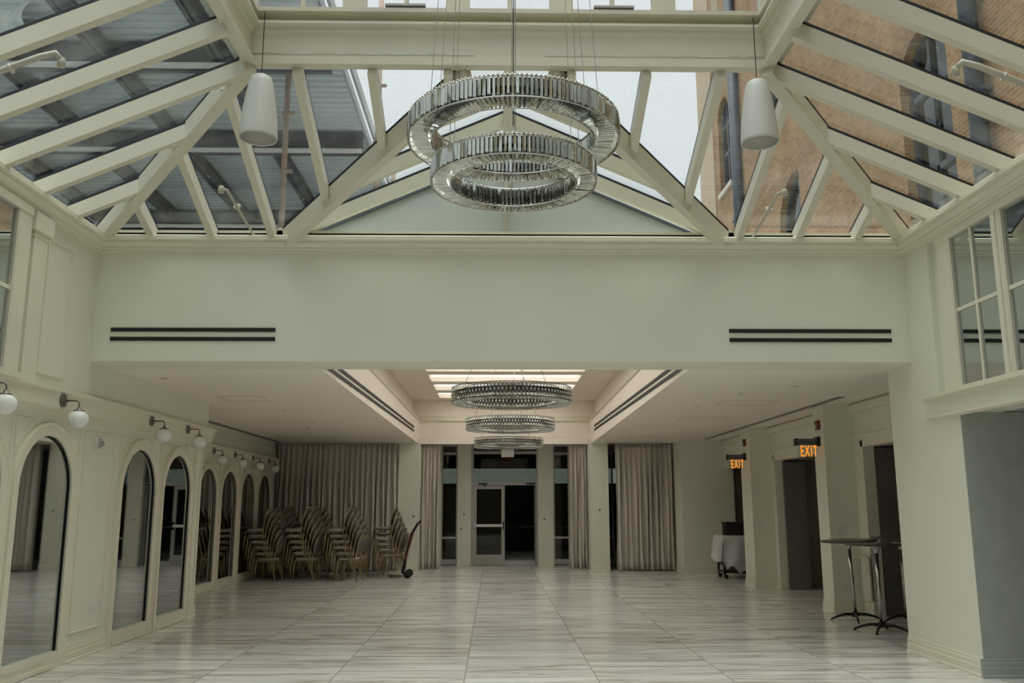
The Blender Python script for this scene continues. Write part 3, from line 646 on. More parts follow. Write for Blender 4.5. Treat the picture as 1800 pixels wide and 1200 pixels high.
f.obj('window_frame', RAFT, lant)
g = MB(); g.box(wx0, wx1, wy1-0.045, wy1-0.037, ZL, LZ); g.box(wx0, wx1, wy0+0.037, wy0+0.045, ZL, LZ); g.box(wx0+0.037, wx0+0.045, wy0, wy1, ZL, LZ); g.box(wx1-0.045, wx1-0.037, wy0, wy1, ZL, LZ)
g.obj('glass_pane', LANTG, lant)
f = MB(); cxm, cym = (wx0+wx1)/2, (wy0+wy1)/2; ZA = LZ+0.12+0.9
for (x, y) in ((wx0, wy0), (wx1, wy0), (wx1, wy1), (wx0, wy1)): f.bar((x, y, LZ+0.12), (cxm, cym, ZA), 0.09, 0.14)
for k in range(1, 6):
    q = k/6
    for (a, b) in (((wx0, wy0), (wx1, wy0)), ((wx1, wy0), (wx1, wy1)), ((wx1, wy1), (wx0, wy1)), ((wx0, wy1), (wx0, wy0))):
        px, py = a[0]+(b[0]-a[0])*q, a[1]+(b[1]-a[1])*q; t = 1-abs(2*q-1)
        if abs(a[0]-b[0]) > 0.1: ex, ey = px, py+(cym-py)*t
        else: ex, ey = px+(cxm-px)*t, py
        f.bar((px, py, LZ+0.12), (ex, ey, LZ+0.12+0.9*t), 0.06, 0.1)
f.lathe((cxm, cym, ZA-0.2), [(0.001, 0.12), (0.16, 0.12), (0.2, 0.05), (0.2, 0.0), (0.001, 0.0)], 24)
f.obj('roof_frame', RAFT, lant)
for (a, b) in (((wx0, wy0), (wx1, wy0)), ((wx1, wy0), (wx1, wy1)), ((wx1, wy1), (wx0, wy1)), ((wx0, wy1), (wx0, wy0))):
    mm = MB(); mm.prism([(a[0], a[1], LZ+0.13), (b[0], b[1], LZ+0.13), (cxm, cym, ZA+0.01)], (0, 0, 0.008)); mm.obj('roof_pane', LANTG, lant)
for xc in (-0.93, 0.93):
    MB().box(CX+xc-0.18, CX+xc+0.18, RY1-0.05, RY1+0.04, ZL-0.005, ZL+0.015).obj('window_stay', ALU, lant)
# gable wall closing the dormer
m = MB(); m.prism([(CX-2.75, YG, 4.36), (CX+2.75, YG, 4.36), (CX+2.75, YG, ZE-0.14), (CX, YG, ZRG-0.015), (CX-2.75, YG, ZE-0.14)], (0, 0.25, 0)); m.prism([(CX-2.75, YG+0.01, 4.36), (CX+2.75, YG+0.01, 4.36), (CX, YG+0.01, 5.45)], (0, 0.2, 0))
struct('wall_gable', m, GABLE)
m = MB()
for s in (-1, 1): m.bar((CX, YG-0.02, ZRG+0.005), (CX+s*DH, YG-0.02, ZE+0.005), 0.03, 0.03)
m.obj('gable_flashing', STEELD, sky)
m = MB()
for s in (-1, 1):
    m.box(*sorted((CX+s*DH, CX+s*(DH+0.10))), AY1, YG, 4.44, ZE)
struct('trim_10', m, RAFT)
m = MB(); m.tube([(CX, YG-0.06, 4.48), (CX, YG-0.06, ZRG-0.1)], 0.02); m.lathe((CX, YG-0.06, 4.44), [(0.001, 0), (0.035, 0.01), (0.035, 0.04), (0.02, 0.06)], 12)
tag(m.obj('sprinkler_drop_pipe', PIPE), 'short pale vertical pipe on the grey gable below the big chandelier', 'pipe')

# ------------------------------------------------------------------ outside: brick building on the right
bb = thing('brick_building', 'tall tan brick building with arched windows seen through the right skylight glass', 'building', (7.0, 19, 0))
O = Vector((7.0, 19, 0))
def rel(m): m.v = [(a-7.0, b-19, c) for a, b, c in m.v]; return m
m = MB(); arched_wall(m, [(13.3, 0.78, 5.2, 8.5)], -2, 19.15, 0, 22, 7.0, 7.45, 24)
m.box(7.45, 7.75, -2, 19.15, 0, 22)
wall1 = rel(m).obj('wall', BRICK, bb, )
m = MB(); arched_wall(m, [(22.3, 1.25, 6.0, 9.05)], 19.15, 26.0, 0, 11.2, 8.0, 8.3, 24); 
arched_wall(m, [(23.45, 0.62, 12.2, 15.0), (28.85, 0.72, 12.33, 14.9)], 19.15, 32.3, 11.2, 22, 8.0, 8.3, 16); m.box(8.0, 8.3, 26.0, 32.3, 0, 11.2); m.box(8.3, 8.6, 19, 32.3, 0, 22)
wall2 = rel(m).obj('wall', BRICK, bb)
wall2['label'] = 'brick wall set back behind the nearer wall'
m = MB(); m.box(7.96, 8.0, 30.2, 32.32, 0, 22); rel(m).obj('corner_pier', STONE, bb)
def bwin(yc, hw, zb, zsp, X):
    m = MB(); xx = X+0.14
    m.sweep(arc_path(xx, yc, hw-0.06, zb, zsp, 16), [(-0.0, 0), (0.0, 0.08), (0.09, 0.08), (0.09, 0)], (1, 0, 0), side=-1)
    m.box(xx, xx+0.08, yc-hw, yc+hw, zb, zb+0.1); m.box(xx, xx+0.06, yc-0.04, yc+0.04, zb, zsp+hw-0.05); m.box(xx, xx+0.06, yc-hw, yc+hw, zsp-0.25, zsp-0.15); m.box(xx, xx+0.06, yc-hw, yc+hw, (zb+zsp)/2, (zb+zsp)/2+0.1)
    wo_ = rel(m).obj('window', BRWIN, bb)
    m = MB(); m.box(xx+0.06, xx+0.07, yc-hw, yc+hw, zb, zsp+hw); rel(m).obj('pane', plain_glass, wo_)
    m = MB(); m.box(xx+0.10, xx+0.12, yc-hw, yc+hw, zb, zsp+hw); rel(m).obj('blind', BRWIN, wo_)
    m = MB(); m.box(X-0.08, X+0.2, yc-hw-0.1, yc+hw+0.1, zb-0.14, zb); rel(m).obj('window_sill', SILL, bb)
    # brick arch voussoirs
    m = MB(); n = 22
    for i in range(n):
        a0 = PI*(i+0.08)/n; a1 = PI*(i+0.92)/n; r0, r1 = hw+0.01, hw+0.20
        P = [(X-0.008, yc+r0*math.cos(a0), zsp+r0*math.sin(a0)), (X-0.008, yc+r1*math.cos(a0), zsp+r1*math.sin(a0)), (X-0.008, yc+r1*math.cos(a1), zsp+r1*math.sin(a1)), (X-0.008, yc+r0*math.cos(a1), zsp+r0*math.sin(a1))]
        m.prism(P, (0.03, 0, 0))
    rel(m).obj('window_arch', BRICK, bb) if X > 7.5 else None
plain_glass = mk_thin_glass('dark_facade_glass', (0.35, 0.42, 0.48), 1.0)
bwin(13.3, 0.78, 5.2, 8.5, 7.0); bwin(22.3, 1.25, 6.0, 9.05, 8.0); bwin(23.45, 0.62, 12.2, 15.0, 8.0); bwin(28.85, 0.72, 12.33, 14.9, 8.0)
for (x, y, r) in ((6.83, 11.55, 0.13), (7.84, 26.95, 0.17)):
    m = MB(); m.tube([(x, y, 3), (x, y, 20)], r, 12)
    for z in (7.3, 10.5): m.box(x-r-0.02, x+r+0.1, y-r-0.03, y+r+0.03, z, z+0.06)
    rel(m).obj('downpipe', BLUEPIPE, bb)

# ------------------------------------------------------------------ outside: steel-framed building on the left
sb = thing('steel_framed_building', 'unfinished steel building with corrugated decking seen through the left skylight glass', 'building', (-10, 24, 0))
def relb(m): m.v = [(a+10, b-24, c) for a, b, c in m.v]; return m
DZ = 12.0
m = MB(); y = 6.0; XE = -3.75
vs = []; fs = []
k = 0
while y < 31:
    for dy, dz in ((0, 0), (0.13, 0), (0.17, 0.13), (0.26, 0.13), (0.30, 0)):
        vs += [(-40, y+dy, DZ+dz), (XE, y+dy, DZ+dz)]
    y += 0.30
n = len(vs)//2
m.add(vs, [(2*i, 2*i+1, 2*i+3, 2*i+2) for i in range(n-1)])
DECK = plain('galvanised_corrugated_deck', (0.50, 0.57, 0.60), 0.5, 0.0, var=0.12, scale=0.7)
relb(m).obj('corrugated_deck', DECK, sb)
MB_ = MB().box(-40, XE, 6, 31, DZ+0.12, DZ+0.4); relb(MB_).obj('deck_slab', STEELL, sb)
def ibeam(p, q, h=0.42, wf=0.26, mat=STEELD, name='steel_beam'):
    m = MB(); p, q = Vector(p), Vector(q)
    m.bar(p, q, wf, 0.03); m.bar(p-Vector((0, 0, h-0.03)), q-Vector((0, 0, h-0.03)), wf, 0.03); m.bar(p, q, 0.04, h)
    return relb(m).obj(name, mat, sb)
for x in (-6.35, -8.95, -11.5, -14.1, -16.7, -19.3): ibeam((x, 6, DZ), (x, 31, DZ))
for yy in (9.0, 14.0, 18.85, 23.72, 30.6):
    ibeam((-40, yy, DZ-0.02), (XE, yy, DZ-0.02), 0.62, 0.32, STEELD, 'girder')
    m = MB().box(-40, XE, yy-0.22, yy-0.16, DZ-0.68, DZ-0.56); relb(m).obj('girder_flange', WHITEPL, sb)
for x in (XE, XE+0.22): m = MB(); m.bar((x, 6, DZ+0.35), (x, 31, DZ+0.35), 0.07, 0.3); relb(m).obj('edge_rail', STEELL, sb)
for i, (x, yy) in enumerate(((-3.2, 26.5), (-5.1, 20.3), (-3.1, 22.0))):
    m = MB(); m.tube([(x, yy, 4), (x, yy, 16 if i else 13.2)], 0.07, 8)
    for z in (9.5, 11.0, 12.6): m.tube([(x-0.12, yy, z), (x+0.2, yy, z)], 0.05, 6)
    relb(m).obj('scaffold_post', plain('rusty_scaffold_%d' % i, (0.33, 0.24, 0.20), 0.7), sb)
m = MB(); m.box(-40, -3.0, 31, 31.4, 0, 9.6); relb(m).obj('reflection_wall', plain('grey_green_reflection', (0.26, 0.31, 0.30), 0.8, var=0.15, scale=0.8), sb)  # added wall; its grey-green imitates the interior reflected in the skylight glass
m = MB(); m.box(-40, -3.2, 30.95, 31.0, 9.6, DZ); relb(m).obj('facade_band', plain('dark_blue_facade', (0.07, 0.085, 0.10), 0.8), sb)
for x in (-12.9, -12.3, -9.6, -9.1, -3.9):
    m = MB(); m.box(x, x+0.3, 30.93, 31.0, 8.6, 8.95); relb(m).obj('reflection_spot', SILL, sb)  # added pale blocks imitating white spots reflected on the skylight glass
# plastic sheeting hanging from the deck
m = MB(); vs = []; N1 = 14; 
for i in range(N1):
    for j in range(N1):
        u, v = i/(N1-1), j/(N1-1)
        x = -11.6+2.0*u+0.25*math.sin(7*v)+0.4*v*(0.5-u); yy = 16.8+0.9*v+0.18*math.sin(9*u+3*v); z = 12.7-1.3*v+0.12*math.sin(11*u)
        vs.append((x, yy, z))
fs = [(i*N1+j, (i+1)*N1+j, (i+1)*N1+j+1, i*N1+j+1) for i in range(N1-1) for j in range(N1-1)]
m.add(vs, fs, True); o = m.obj('plastic_sheet', PLASTIC); sm = o.modifiers.new('thick', 'SOLIDIFY'); sm.thickness = 0.01
tag(o, 'translucent white plastic sheeting hanging at the top left corner', 'plastic sheet')

# ------------------------------------------------------------------ drencher pipes by the glass
def pipe_thing(pts, label, r=0.022):
    m = MB(); m.tube(pts, r, 10)
    t = bpy.data.objects.new('drencher_pipe', None); C.objects.link(t); t.location = pts[0]; tag(t, label, 'pipe', 'sprinkler pipes at the skylight')
    base = Vector(pts[0])
    m.v = [tuple(Vector(v)-base) for v in m.v]; m.obj('pipe', PIPE, t)
    q = Vector(pts[-1])-base; n = MB(); n.lathe(q, [(0.001, -0.05), (0.03, -0.05), (0.03, 0.0), (0.022, 0.02)], 12)
    n.obj('nozzle', PIPE, t); n = MB()
    mid = (Vector(pts[0])*0.35+Vector(pts[-2])*0.65)-base
    n.ring(mid, (Vector(pts[1])-Vector(pts[0])), 0.03, 0.012, 14, 6); n.obj('pipe_clamp', PIPE, t)

# ------------------------------------------------------------------ crystal chandelier (two rings)
def ring_frame(parent, R0, R1, z0, h, c=(0, 0)):
    m = MB(); rm = (R0+R1)/2
    m.lathe((c[0], c[1], z0), [(R0+0.02, h*0.55), (R1-0.02, h*0.55), (R1-0.02, h*0.98), (R0+0.02, h*0.98), (R0+0.02, h*0.55)], 72, smooth=False)
    m.lathe((c[0], c[1], z0), [(rm-0.012, 0.012), (rm+0.012, 0.012), (rm+0.012, h*0.55), (rm-0.012, h*0.55), (rm-0.012, 0.012)], 72, smooth=False)
    return m.obj('ring_channel', plain_chan, parent)
plain_chan = plain('dark_polished_channel', (0.10, 0.11, 0.12), 0.15, 0.9)
def rod_mesh(L, w):
    m = MB(); k = []
    for (t, s) in ((0, 0.35), (0.06, 1.0), (0.94, 1.0), (1.0, 0.35)):
        for a in range(3):
            an = 2*PI*a/3+PI/2; k.append((w*s*math.cos(an)*0.60, w*s*math.sin(an)*0.60, -L/2+L*t))
    fs = [(i*3+a, i*3+(a+1) % 3, (i+1)*3+(a+1) % 3, (i+1)*3+a) for i in range(3) for a in range(3)]+[(2, 1, 0), (9, 10, 11)]
    m.add(k, fs); return m
def place_rods(ringobj, me, specs, camdir, cname):
    """specs: list of 4x4 matrices. The nearest 100 become parts, the rest one stuff mesh"""
    specs = sorted(specs, key=lambda M: (M.translation-camdir).length)
    for M in specs[:100]:
        o = bpy.data.objects.new(cname, me); C.objects.link(o); o.parent = ringobj; o.matrix_local = M
    base_v = [v.co.copy() for v in me.vertices]; base_f = [tuple(p.vertices) for p in me.polygons]; m = MB()
    for M in specs[100:]: m.add([M @ v for v in base_v], base_f)
    if specs[100:]:
        o = m.obj(cname+'s', CRYSTAL, ringobj); o['kind'] = 'stuff'
CHX, CHY = 0.11, 4.95
ch = thing('crystal_chandelier', 'large two-tier crystal ring chandelier hanging under the glass lantern', 'chandelier', (CHX, CHY, 0))
def big_ring(R1, R0, z0, h, lab):
    e = bpy.data.objects.new('crystal_ring', None); C.objects.link(e); e.parent = ch; e.location = (0, 0, z0); e['label'] = lab
    ring_frame(e, R0, R1, 0, h)
    m = MB(); m.ring((0, 0, h), (0, 0, 1), R1, 0.005, 72, 6); m.ring((0, 0, h), (0, 0, 1), R0, 0.005, 72, 6); m.ring((0, 0, -0.004), (0, 0, 1), R1+0.003, 0.004, 72, 6); m.ring((0, 0, -0.004), (0, 0, 1), R0-0.003, 0.004, 72, 6)
    m.obj('rim_wire', CHROME, e)
    camd = Vector((-CHX, -CHY, 1.57-z0))
    rv = rod_mesh(h, 0.0175).mesh('crystal_rod', CRYSTAL); S = []
    n = int(2*PI*R1/0.0255)
    for i in range(n):
        t = 2*PI*i/n; S.append(Matrix.Translation((R1*math.cos(t), R1*math.sin(t), h/2+(0.006 if i % 2 else 0))) @ Matrix.Rotation(t+random.uniform(-.25, .25), 4, 'Z'))
    n = int(2*PI*R0/0.0255)
    for i in range(n):
        t = 2*PI*i/n; S.append(Matrix.Translation((R0*math.cos(t), R0*math.sin(t), h/2+(0.006 if i % 2 else 0))) @ Matrix.Rotation(t+random.uniform(-.25, .25), 4, 'Z'))
    place_rods(e, rv, S, camd, 'crystal_rod')
    rb = rod_mesh(R1-R0, 0.0165).mesh('radial_crystal', CRYSTAL); S = []
    n = int(2*PI*(R1+R0)/2/0.0245)
    for i in range(n):
        t = 2*PI*i/n; rm = (R1+R0)/2
        S.append(Matrix.Translation((rm*math.cos(t), rm*math.sin(t), 0.0)) @ Matrix.Rotation(t, 4, 'Z') @ Matrix.Rotation(PI/2, 4, 'Y') @ Matrix.Rotation(random.uniform(-.3, .3), 4, 'Z'))
    place_rods(e, rb, S, camd, 'radial_crystal')
    # bobeche pearls on the top rim
    m = MB()
    for i in range(int(2*PI*R1/0.0255)):
        t = 2*PI*i/int(2*PI*R1/0.0255); m.lathe((R1*math.cos(t), R1*math.sin(t), h), [(0.001, -0.004), (0.007, 0.003), (0.007, 0.008), (0.001, 0.014)], 6)
    o = m.obj('rim_beads', CRYSTAL, e); o['kind'] = 'stuff'
    m = MB()
    for i in range(6):
        t = 2*PI*(i+0.5)/6; rr = (R0+R1)/2
        m.tube([(rr*math.cos(t), rr*math.sin(t), h), (0.30*math.cos(t), 0.30*math.sin(t), ZA-0.2-z0)], 0.0022, 5)
    m.obj('suspension_cables', CHROME, e)
big_ring(0.623, 0.483, 3.69, 0.118, 'wider upper ring of crystal rods')
big_ring(0.483, 0.37, 3.43, 0.108, 'smaller lower ring of crystal rods')
m = MB(); m.lathe((0, 0, ZA-0.25), [(0.001, 0), (0.34, 0), (0.34, 0.04), (0.001, 0.05)], 32); m.obj('ceiling_canopy', CHROME, ch)
m = MB(); m.tube([(0, 0, 3.80), (0, 0, ZA-0.25)], 0.003, 6); m.obj('power_cable', DKMETAL, ch)

# lattice chandeliers of the low hall
def lattice_ring():
    t = thing('crystal_ring_chandelier', 'x', 'chandelier')
    R1, R0, h = 0.75, 0.60, 0.17
    m = MB()
    for z in (0, h/3, 2*h/3, h): m.ring((0, 0, z), (0, 0, 1), R1, 0.006, 80, 6); m.ring((0, 0, z), (0, 0, 1), R0, 0.006, 80, 6)
    for k in range(1, 4): m.ring((0, 0, 0), (0, 0, 1), R0+(R1-R0)*k/4, 0.005, 80, 6)
    m.obj('ring_frame', NICKEL, t)
    m = MB(); d = MB(); s = 0.019
    m.add([(0, 0, s*1.45), (0, 0, -s*1.45), (s, 0, 0), (-s, 0, 0), (0, s*0.7, 0), (0, -s*0.7, 0)], [(0, 2, 4), (0, 4, 3), (0, 3, 5), (0, 5, 2), (1, 4, 2), (1, 3, 4), (1, 5, 3), (1, 2, 5)])
    me = m.mesh('crystal_drop', CRYSTAL); S = []
    for (R, n) in ((R1, 96), (R0, 78)):
        for row in range(3):
            for i in range(n):
                a = 2*PI*(i+(0.5 if row % 2 else 0))/n; S.append(Matrix.Translation((R*math.cos(a), R*math.sin(a), h/6+row*h/3)) @ Matrix.Rotation(a+PI/2, 4, 'Z'))
    for k in (0.5, 1.5, 2.5, 3.5):
        R = R0+(R1-R0)*k/4; n = int(R*130)
        for i in range(n):
            a = 2*PI*i/n; S.append(Matrix.Translation((R*math.cos(a), R*math.sin(a), -0.012)) @ Matrix.Rotation(a, 4, 'Z') @ Matrix.Rotation(PI/2, 4, 'Y'))
    place_rods(t, me, S, Vector((0, -11, -1.3)), 'crystal_drop')
    m = MB(); m.lathe((0, 0, 0), [(R0+0.03, h*0.3), (R1-0.03, h*0.3), (R1-0.03, h*0.75), (R0+0.03, h*0.75), (R0+0.03, h*0.3)], 64, smooth=False); m.obj('light_channel', plain_chan, t)
    m = MB()
    for i in range(3):
        a = 2*PI*i/3+PI/6+0.2; m.tube([(0.67*math.cos(a), 0.67*math.sin(a), h), (0.12*math.cos(a), 0.12*math.sin(a), 1.33)], 0.004, 5)
    m.lathe((0, 0, 1.32), [(0.001, 0), (0.15, 0), (0.15, 0.03), (0.001, 0.03)], 24); m.obj('suspension_cables', CHROME, t)
    return t
lr = lattice_ring()
labs = ['nearest and largest-looking lattice crystal ring chandelier under the coffer skylight', 'middle lattice crystal ring chandelier hanging in the ceiling coffer', 'farthest lattice crystal ring chandelier, hanging just above the white ceiling sign']
for i, (x, y) in enumerate(((0.215, 11.05), (0.27, 15.0), (0.31, 19.4))):
    o = lr if i == 0 else copy_tree(lr); o.location = (x, y, 2.84 - 0.005*i); o['label'] = labs[i]; o['category'] = 'chandelier'; o['group'] = 'ring chandeliers in the low hall'

# pendant speakers
def pendant():
    t = thing('pendant_speaker', 'x', 'pendant speaker'); m = MB()
    pr = [(0.001, 0.57), (0.055, 0.568), (0.082, 0.55), (0.10, 0.50), (0.115, 0.42), (0.13, 0.32), (0.145, 0.20), (0.155, 0.06), (0.157, 0.02), (0.155, 0.0), (0.148, 0.004), (0.145, 0.012)]
    m.lathe((0, 0, 0), pr, 40); m.obj('speaker_body', LAMPW, t)
    m = MB(); m.lathe((0, 0, 0), [(0.001, 0.006), (0.147, 0.006), (0.147, 0.014), (0.001, 0.014)], 40); m.obj('speaker_grille', LAMPG, t)
    m = MB(); m.tube([(0, 0, 0.56), (0, 0, 1.16)], 0.004, 6); m.lathe((0, 0, 0.565), [(0.02, 0), (0.02, 0.02), (0.006, 0.03)], 12); m.obj('hanging_cable', DKMETAL, t)
    return t
pd = pendant(); pd.location = (-1.98, 6.98, 4.58); pd['label'] = 'white tapered pendant speaker hanging at the left corner of the skylight ring'; pd['group'] = 'white pendant speakers'
p2 = copy_tree(pd); p2.location = (2.24, 6.98, 4.57); p2['label'] = 'white tapered pendant speaker hanging at the right corner of the skylight ring'

# ------------------------------------------------------------------ globe wall lights
def sconce():
    t = thing('globe_wall_light', 'x', 'wall light')
    m = MB(); m.lathe((0, 0, 0), [(0.001, 0.0), (0.062, 0.0), (0.062, 0.014), (0.05, 0.022), (0.018, 0.03), (0.012, 0.04), (0.001, 0.04)], 24, (1, 0, 0)); m.obj('back_plate', NICKEL, t)
    m = MB(); pts = [(0.03, 0, 0), (0.13, 0, 0)]+[(0.13+0.035*math.sin(a), 0, -0.035+0.035*math.cos(a)) for a in [i*PI/12 for i in range(1, 7)]]+[(0.165, 0, -0.075)]
    m.tube(pts, 0.0075, 8); m.lathe((0.165, 0, -0.085), [(0.001, 0.018), (0.018, 0.018), (0.018, 0.0), (0.05, -0.008), (0.05, -0.016), (0.001, -0.016)], 20); m.obj('arm', NICKEL, t)
    m = MB(); R = 0.098; m.lathe((0.165, 0, -0.18), [(max(0.001, R*math.sin(a)), R*0.9*math.cos(a)) for a in [i*PI/16 for i in range(17)]], 28); m.obj('globe', OPAL, t)
    return t
s0 = sconce()
SC = [(XLW+0.10, 7.41, 2.585, 'white globe wall light cut by the left edge of the picture'), (XLW+0.10, 8.73, 2.585, 'white globe wall light above the mirror that reflects a curtain'),
      (XLW+0.10, 11.01, 2.60, 'white globe wall light above the mirror right of the switch plates'), (XLW+0.10, 12.33, 2.61, 'white globe wall light nearest the left wall corner, still on the near wall'),
      (XLF+0.08, 16.78, 2.585, 'first white globe light past the wall corner, in the dim recess'), (XLF+0.08, 18.14, 2.585, 'second white globe light past the wall corner, in the dim recess'),
      (XLF+0.08, 19.50, 2.585, 'third white globe light past the wall corner, in the dim recess'), (XLF+0.08, 20.86, 2.585, 'last white globe light in the dim recess, beside the curtain')]
for i, (x, y, z, l) in enumerate(SC):
    o = s0 if i == 0 else copy_tree(s0); o.location = (x, y, z); o['label'] = l; o['group'] = 'globe lights on the left wall'

# wall devices
def plate(name, label, cat, x, y, z, w_, h_, n=1, axis='x', s=1, mat=WHITEPL):
    t = thing(name, label, cat, (x, y, z)); m = MB()
    if axis == 'x': m.box(0 if s > 0 else -0.008, 0.008 if s > 0 else 0, -w_/2, w_/2, -h_/2, h_/2)
    else: m.box(-w_/2, w_/2, -0.008, 0, -h_/2, h_/2)
    m.obj('cover_plate', mat, t, bevel=0.002)
    for k in range(n):
        u = (k-(n-1)/2)*w_/n
        q = MB()
        if axis == 'x': q.box(0.008 if s > 0 else -0.013, 0.013 if s > 0 else -0.008, u-0.016, u+0.016, -0.033, 0.033)
        else: q.box(u-0.016, u+0.016, -0.013, -0.008, -0.033, 0.033)
        q.obj('rocker', mat, t)
    return t
plate('switch_plate', 'blank white double cover plate low on the left wall panel', 'cover plate', XLW, 10.00, 0.48, 0.115, 0.115, 1)
plate('outlet_plate', 'white power outlet low on the left wall panel, right of the blank plate', 'outlet', XLW, 10.16, 0.49, 0.075, 0.115, 2)
plate('switch_plate', 'white light switch plate on the farther right column', 'light switch', 5.16, 17.385, 1.17, 0.11, 0.115, 2, 'y')
plate('switch_plate', 'white light switch plate on the nearer right column', 'light switch', 5.18, 13.325, 1.17, 0.13, 0.115, 2, 'y')
plate('outlet_plate', 'pale outlet plate near the foot of the nearer right column', 'outlet', 5.24, 13.325, 0.38, 0.075, 0.115, 1, 'y')
t = thing('strobe_alarm', 'white fire alarm strobe high on the left wall panel', 'alarm', (XLW, 9.82, 2.24))
MB().box(0, 0.03, -0.10, 0.06, -0.07, 0.07).obj('alarm_body', WHITEPL, t, bevel=0.004)
MB().box(0.03, 0.05, -0.06, -0.03, -0.05, 0.05).obj('strobe_lens', CHROME, t); q = MB(); q.lathe((0.03, 0.02, 0), [(0.001, 0.02), (0.03, 0.015), (0.035, 0)], 16, (1, 0, 0)); q.obj('horn', LAMPG, t)

def text_mesh(body, size, mat, name, parent, mtx, ext=0.003):
    cu = bpy.data.curves.new(name, 'FONT'); cu.body = body; cu.size = size; cu.extrude = ext; cu.align_x = 'CENTER'; cu.align_y = 'CENTER'; cu.offset = size*0.01; cu.space_character = 1.25
    to = bpy.data.objects.new(name+'_tmp', cu); C.objects.link(to); dg = bpy.context.evaluated_depsgraph_get(); dg.update()
    me = bpy.data.meshes.new_from_object(to.evaluated_get(dg)); bpy.data.objects.remove(to)
    me.materials.clear(); me.materials.append(mat); o = bpy.data.objects.new(name, me); C.objects.link(o); o.parent = parent; o.matrix_local = mtx; return o
def exit_sign(x, y, z, label, sc_=1.0):
    t = thing('exit_sign', label, 'exit sign', (x, y, z), group='lit EXIT signs on the right columns')
    MB().box(-0.37*sc_, -0.02, -0.05, 0.05, 0, 0.095).obj('sign_housing', plain_house, t, bevel=0.004)
    q = MB(); q.box(-0.375*sc_, -0.355*sc_, -0.052, 0.052, -0.01, 0.10); q.obj('end_cap', DKMETAL, t); q = MB(); q.box(-0.05, 0.0, -0.07, 0.07, -0.02, 0.125); q.obj('wall_mount', DKMETAL, t)
    MB().box(-0.33*sc_, -0.03, -0.004, 0.004, -0.21, 0.0).obj('acrylic_panel', CLEAR, t)
    M = Matrix.Translation((-0.165*sc_, -0.006, -0.10)) @ Matrix.Rotation(PI/2, 4, 'X') @ Matrix.Diagonal((0.54, 1.2, 1, 1))
    text_mesh('EXIT', 0.20, EXITE, 'letters', t, M)
    q = MB(); q.prism([(-0.045, -0.006, -0.10), (-0.07, -0.006, -0.075), (-0.07, -0.006, -0.125)], (0, 0.004, 0)); q.obj('arrow', ARROWE, t)
plain_house = plain('grey_sign_housing', (0.11, 0.12, 0.15), 0.4, 0.4)
exit_sign(5.0, 13.55, 2.47, 'amber EXIT sign on the nearer right column, larger in view')
exit_sign(5.03, 17.72, 2.46, 'amber EXIT sign on the farther right column, smaller in view')
for (x, y, z, l) in ((5.0, 13.50, 2.77, 'brown-red fire alarm above the nearer EXIT sign'), (5.03, 17.66, 2.79, 'brown-red fire alarm above the farther EXIT sign')):
    t = thing('fire_alarm', l, 'fire alarm', (x, y, z), group='fire alarms above the EXIT signs')
    MB().box(-0.05, 0, -0.06, 0.06, -0.07, 0.07).obj('alarm_body', BRONZE, t, bevel=0.006); MB().box(-0.075, -0.05, -0.025, 0.025, -0.05, 0.0).obj('strobe_lens', WHITEPL, t, bevel=0.004)
t = thing('ceiling_exit_sign', 'small white box sign hanging above the entrance door, seen from behind', 'exit sign', (0.34, 22.8, 2.78))
MB().box(-0.165, 0.165, -0.03, 0.03, 0, 0.23).obj('sign_box', WHITEPL, t, bevel=0.006)
MB().box(-0.03, 0.03, -0.02, 0.02, 0.23, 0.47).obj('mount', WHITEPL, t)
text_mesh('EXIT', 0.12, EXITR, 'letters', t, Matrix.Translation((0, 0.034, 0.115)) @ Matrix.Rotation(PI, 4, 'Z') @ Matrix.Rotation(PI/2, 4, 'X'))

# ceiling bits
DL = [(-3.98, 10.62), (-4.1, 16.3), (-2.9, 14.8), (-3.0, 19.0), (3.15, 13.6), (2.95, 17.6), (3.6, 15.5), (3.9, 11.3), (2.9, 20.3)]
names = ['first recessed downlight left of the coffer, nearest the beam', 'recessed downlight in the left ceiling above the dim recess', 'recessed downlight in the left ceiling beside the coffer', 'farthest recessed downlight in the left ceiling',
         'recessed downlight right of the coffer near its front', 'recessed downlight right of the coffer halfway back', 'recessed downlight in the right ceiling toward the columns', 'recessed downlight in the right ceiling closest to the beam', 'farthest recessed downlight in the right ceiling']
for (x, y), l in zip(DL, names):
    t = thing('recessed_downlight', l, 'ceiling light', (x, y, ZC), group='recessed downlights in the low ceiling')
    m = MB(); m.lathe((0, 0, 0), [(0.045, 0.0), (0.062, 0.0), (0.062, -0.005), (0.045, -0.007), (0.045, 0.0)], 24); m.obj('trim_ring', CEIL, t); m = MB(); m.lathe((0, 0, -0.002), [(0.001, 0), (0.045, 0), (0.045, 0.003), (0.001, 0.003)], 20); m.obj('lens', DKMETAL, t)
for (x, y, l) in ((3.35, 11.9, 'white ceiling sprinkler head right of the coffer'), (-3.35, 14.2, 'small ceiling sprinkler head left of the coffer'), (-3.7, 17.6, 'small ceiling sprinkler head farther back on the left')):
    m = MB(); m.lathe((0, 0, 0), [(0.001, 0), (0.04, 0), (0.038, -0.01), (0.015, -0.014), (0.012, -0.035), (0.028, -0.038), (0.001, -0.042)], 16)
    o = m.obj('ceiling_sprinkler', WHITEPL); o.location = (x, y, ZC); tag(o, l, 'sprinkler', 'ceiling sprinklers')
def hatch(x0, x1, y0, y1, l):
    m = MB(); w_ = 0.006
    for b in ((x0, x1, y0, y0+w_), (x0, x1, y1-w_, y1), (x0, x0+w_, y0, y1), (x1-w_, x1, y0, y1)): m.box(*b, ZC-0.003, ZC+0.002)
    o = m.obj('ceiling_access_panel', plain_line); tag(o, l, 'access panel', 'access panel outlines in the low ceiling')
plain_line = plain('shadow_gap', (0.48, 0.44, 0.385), 0.7)
